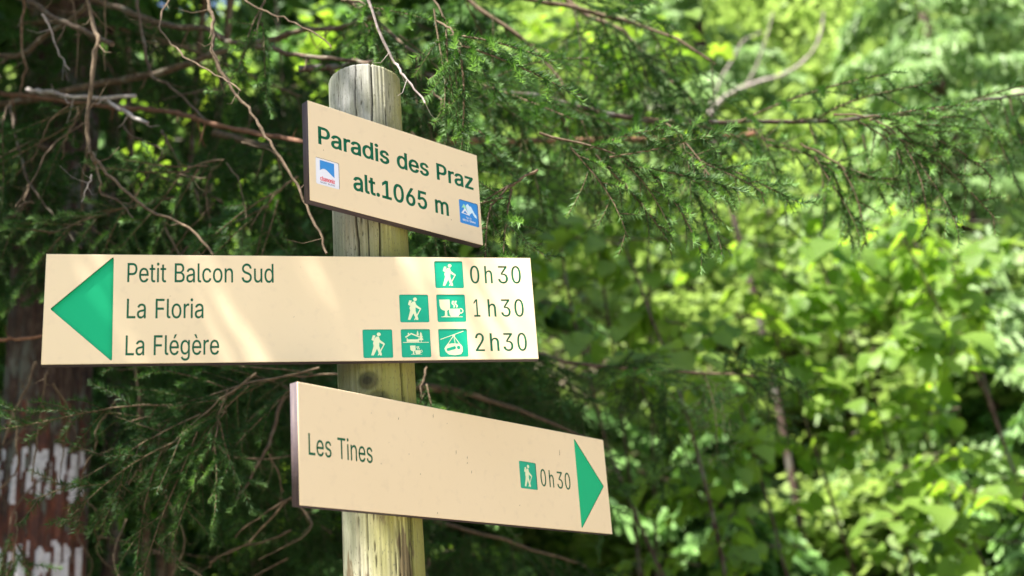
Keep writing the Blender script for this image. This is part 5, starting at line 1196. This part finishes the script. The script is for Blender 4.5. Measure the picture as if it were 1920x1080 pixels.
def conifer(x, y, h_, r_, label, seed, n_br=60, m='needle_far'):
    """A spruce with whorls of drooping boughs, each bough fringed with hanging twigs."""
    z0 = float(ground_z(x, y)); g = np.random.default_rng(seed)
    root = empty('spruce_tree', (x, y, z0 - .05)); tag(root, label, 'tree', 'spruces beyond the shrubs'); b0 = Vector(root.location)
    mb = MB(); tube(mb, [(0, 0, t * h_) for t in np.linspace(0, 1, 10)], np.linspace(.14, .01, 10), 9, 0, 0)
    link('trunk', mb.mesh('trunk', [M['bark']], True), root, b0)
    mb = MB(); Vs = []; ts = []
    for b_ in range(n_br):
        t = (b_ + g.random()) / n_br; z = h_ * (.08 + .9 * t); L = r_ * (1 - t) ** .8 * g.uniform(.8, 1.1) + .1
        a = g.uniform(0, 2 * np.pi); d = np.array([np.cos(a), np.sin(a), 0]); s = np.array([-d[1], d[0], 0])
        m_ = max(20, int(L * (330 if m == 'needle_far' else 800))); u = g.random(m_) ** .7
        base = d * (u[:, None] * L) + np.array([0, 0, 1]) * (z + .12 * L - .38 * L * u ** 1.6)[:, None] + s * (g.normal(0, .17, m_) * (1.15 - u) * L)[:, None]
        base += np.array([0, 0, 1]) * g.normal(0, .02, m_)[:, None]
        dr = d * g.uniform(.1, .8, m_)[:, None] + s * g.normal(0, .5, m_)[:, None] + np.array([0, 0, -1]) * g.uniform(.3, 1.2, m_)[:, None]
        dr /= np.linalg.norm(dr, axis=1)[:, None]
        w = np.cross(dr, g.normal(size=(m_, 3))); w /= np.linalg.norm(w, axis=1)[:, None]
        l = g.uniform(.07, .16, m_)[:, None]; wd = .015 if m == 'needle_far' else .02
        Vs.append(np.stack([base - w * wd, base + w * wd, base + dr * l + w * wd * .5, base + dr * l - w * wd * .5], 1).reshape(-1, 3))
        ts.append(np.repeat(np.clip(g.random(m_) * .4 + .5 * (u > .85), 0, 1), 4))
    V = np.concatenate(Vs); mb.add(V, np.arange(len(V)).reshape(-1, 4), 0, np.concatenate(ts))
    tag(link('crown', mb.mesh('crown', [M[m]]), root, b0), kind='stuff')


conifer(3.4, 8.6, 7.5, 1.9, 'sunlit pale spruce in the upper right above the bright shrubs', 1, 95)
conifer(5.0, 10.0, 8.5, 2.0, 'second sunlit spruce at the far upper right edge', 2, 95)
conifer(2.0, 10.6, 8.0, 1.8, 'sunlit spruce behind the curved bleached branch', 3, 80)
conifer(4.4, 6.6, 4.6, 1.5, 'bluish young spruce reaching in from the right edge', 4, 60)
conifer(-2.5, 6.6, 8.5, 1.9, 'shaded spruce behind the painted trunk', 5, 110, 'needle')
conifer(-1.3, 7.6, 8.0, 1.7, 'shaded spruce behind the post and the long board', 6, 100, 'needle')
conifer(3.1, 8.0, 3.3, 1.2, 'low dark spruce added to darken gaps behind the leafy shrubs near the right edge', 10, 60, 'needle')  # this and the next two are put in to darken gaps between leaves
conifer(3.0, 7.1, 3.0, .9, 'dark little spruce added at the lower right edge to darken behind the last leafy sprays', 12, 60, 'needle')
conifer(1.3, 8.2, 3.4, 1.1, 'low dark spruce added to darken gaps behind the shrub right of the arrow tip', 11, 50, 'needle')
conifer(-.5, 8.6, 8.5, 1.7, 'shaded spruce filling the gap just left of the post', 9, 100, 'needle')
conifer(-4.4, 2.2, 10.0, 2.3, 'unseen tall spruce added beyond the left edge to shade the painted trunk', 7, 150, 'needle')  # added out of view to throw shade over the left side
conifer(-3.9, 5.4, 11.0, 2.3, 'tall dark spruce added at the left edge to shade behind the painted trunk', 8, 150, 'needle')  # added mostly out of view, for shade behind the painted trunk

# slim trunks standing in the shade at the lower left
for n_, (x0, y0, x1, y1, dd, rr_, bk, lb) in enumerate([
        (208, 690, 206, 1080, 5.2, .040, 'bark', 'thickest dark bare pole left of the slim trunks'),
        (345, 700, 345, 1080, 5.0, .0, '', ''),
        (262, 640, 276, 1060, 4.6, .020, 'dead', 'slim brown trunk nearest to the painted spruce'),
        (352, 780, 322, 1060, 4.5, .022, 'dead', 'slim leaning brown trunk, right one of the crossing pair'),
        (322, 780, 300, 1080, 4.7, .020, 'dead', 'slim brown trunk, left one of the crossing pair')]):
    if rr_ == 0: continue
    a, b_ = at(x0, y0, dd), at(x1, y1, dd); T = (a - b_) / (a.z - b_.z)
    gz0 = float(ground_z(b_.x, b_.y)); foot = b_ - T * (b_.z - gz0); head = a + T * 2.6
    root = empty('young_tree', (foot.x, foot.y, gz0)); tag(root, lb, 'tree', 'slim trunks in the shade')
    b0 = Vector(root.location); g = random.Random(n_); pts = smooth_path([b0, b_, a, head], 8, .008, n_)
    mb = MB(); tube(mb, [p - b0 for p in pts], np.linspace(rr_ * 1.1, rr_ * .5, len(pts)), 9, 0, 0, rough=.1, seed=n_)
    link('trunk', mb.mesh('trunk', [M[bk]], True), root, b0)
    for r_ in range(7):
        p = pts[-2 - r_ * 2]; e = p + Vector((g.gauss(0, .4), g.gauss(0, .4), g.uniform(.05, .4)))
        branch(root, [p, p.lerp(e, .5) + Vector((0, 0, .04)), e], .006, .002, 'dead', seed=700 + n_ * 9 + r_, twigs=dict(n=5, meshes=BIG, scale=(.5, .8), hang=.4, t0=.3))

# bleached dead tree, its bare limbs curving through the light at the top
dt = at(1330, 215, 9.2); gz0 = float(ground_z(dt.x + .3, dt.y + .4))
dead_t = empty('dead_tree', (dt.x + .3, dt.y + .4, gz0)); tag(dead_t, 'bleached dead tree with one long bare branch curving up in the bright gap', 'tree')
b0 = Vector(dead_t.location)
mb = MB(); pts = smooth_path([b0, b0.lerp(dt, .5) + Vector((.1, 0, 0)), dt], 8, .006, 1); tube(mb, [p - b0 for p in pts], np.linspace(.035, .02, len(pts)), 8, 0, 0, rough=.1)
link('trunk', mb.mesh('trunk', [M['bark']], True), dead_t, b0)
for n_, (pts, ra, rb) in enumerate([([(1330, 215), (1360, 180), (1420, 155), (1480, 135), (1520, 100), (1540, 60), (1545, 20)], .024, .009), ([(1330, 210), (1350, 150), (1375, 110), (1395, 75), (1430, 60)], .014, .006),
                                    ([(1400, 160), (1420, 120), (1440, 60), (1450, 20)], .012, .005), ([(1300, 230), (1240, 200), (1180, 215)], .018, .007), ([(1250, 205), (1215, 150), (1240, 80)], .012, .006), ([(1120, 200), (1160, 150), (1200, 130)], .014, .008)]):
    branch(dead_t, Zm(1, pts, 9.2), ra * .8, rb * .8, 'pale', seed=800 + n_, stubs=3)

# ------------------------------------------------------------------ undergrowth on the slope: nobody could count it
def slope_fn(g, n):
    k_ = 2300
    y = 5.8 + g.random(k_) ** 1.3 * 34; x = (g.random(k_) - .5) * 1.5 * (y + 2)
    hgt = g.random(k_) ** 1.5 * (1.5 + .05 * y)
    c_ = np.stack([x, y, ground_z(x, y) + hgt], 1); i_ = g.integers(0, k_, n)
    sp = (.16 + .012 * y)[i_][:, None]
    return c_[i_] + g.normal(0, 1, (n, 3)) * sp * np.array([1, 1, .5]), np.clip(.3 * g.random(k_)[i_] + .15 * g.random(n), 0, 1)


V, F, t = leaf_cloud(150000, slope_fn, 4, (.07, .17), .7)
mb = MB(); mb.add(V, F, 0, t)
tag(link('undergrowth', mb.mesh('undergrowth', [M['leaf_far']])), kind='stuff')


def around_fn(g, n):
    """The same wood goes on beside and behind the camera."""
    k_ = 900
    a = g.uniform(R(35), R(190), k_) + R(90); rr_ = g.uniform(7, 20, k_)
    x = rr_ * np.cos(a); y = rr_ * np.sin(a)
    c_ = np.stack([x, y, ground_z(x, y) + g.random(k_) * 3.2], 1); i_ = g.integers(0, k_, n)
    return c_[i_] + g.normal(0, .55, (n, 3)), .2 * g.random(n)


V, F, t = leaf_cloud(30000, around_fn, 5, (.2, .4), .8)
mb = MB(); mb.add(V, F, 0, t)
tag(link('woods', mb.mesh('woods', [M['leaf_far']])), kind='stuff')
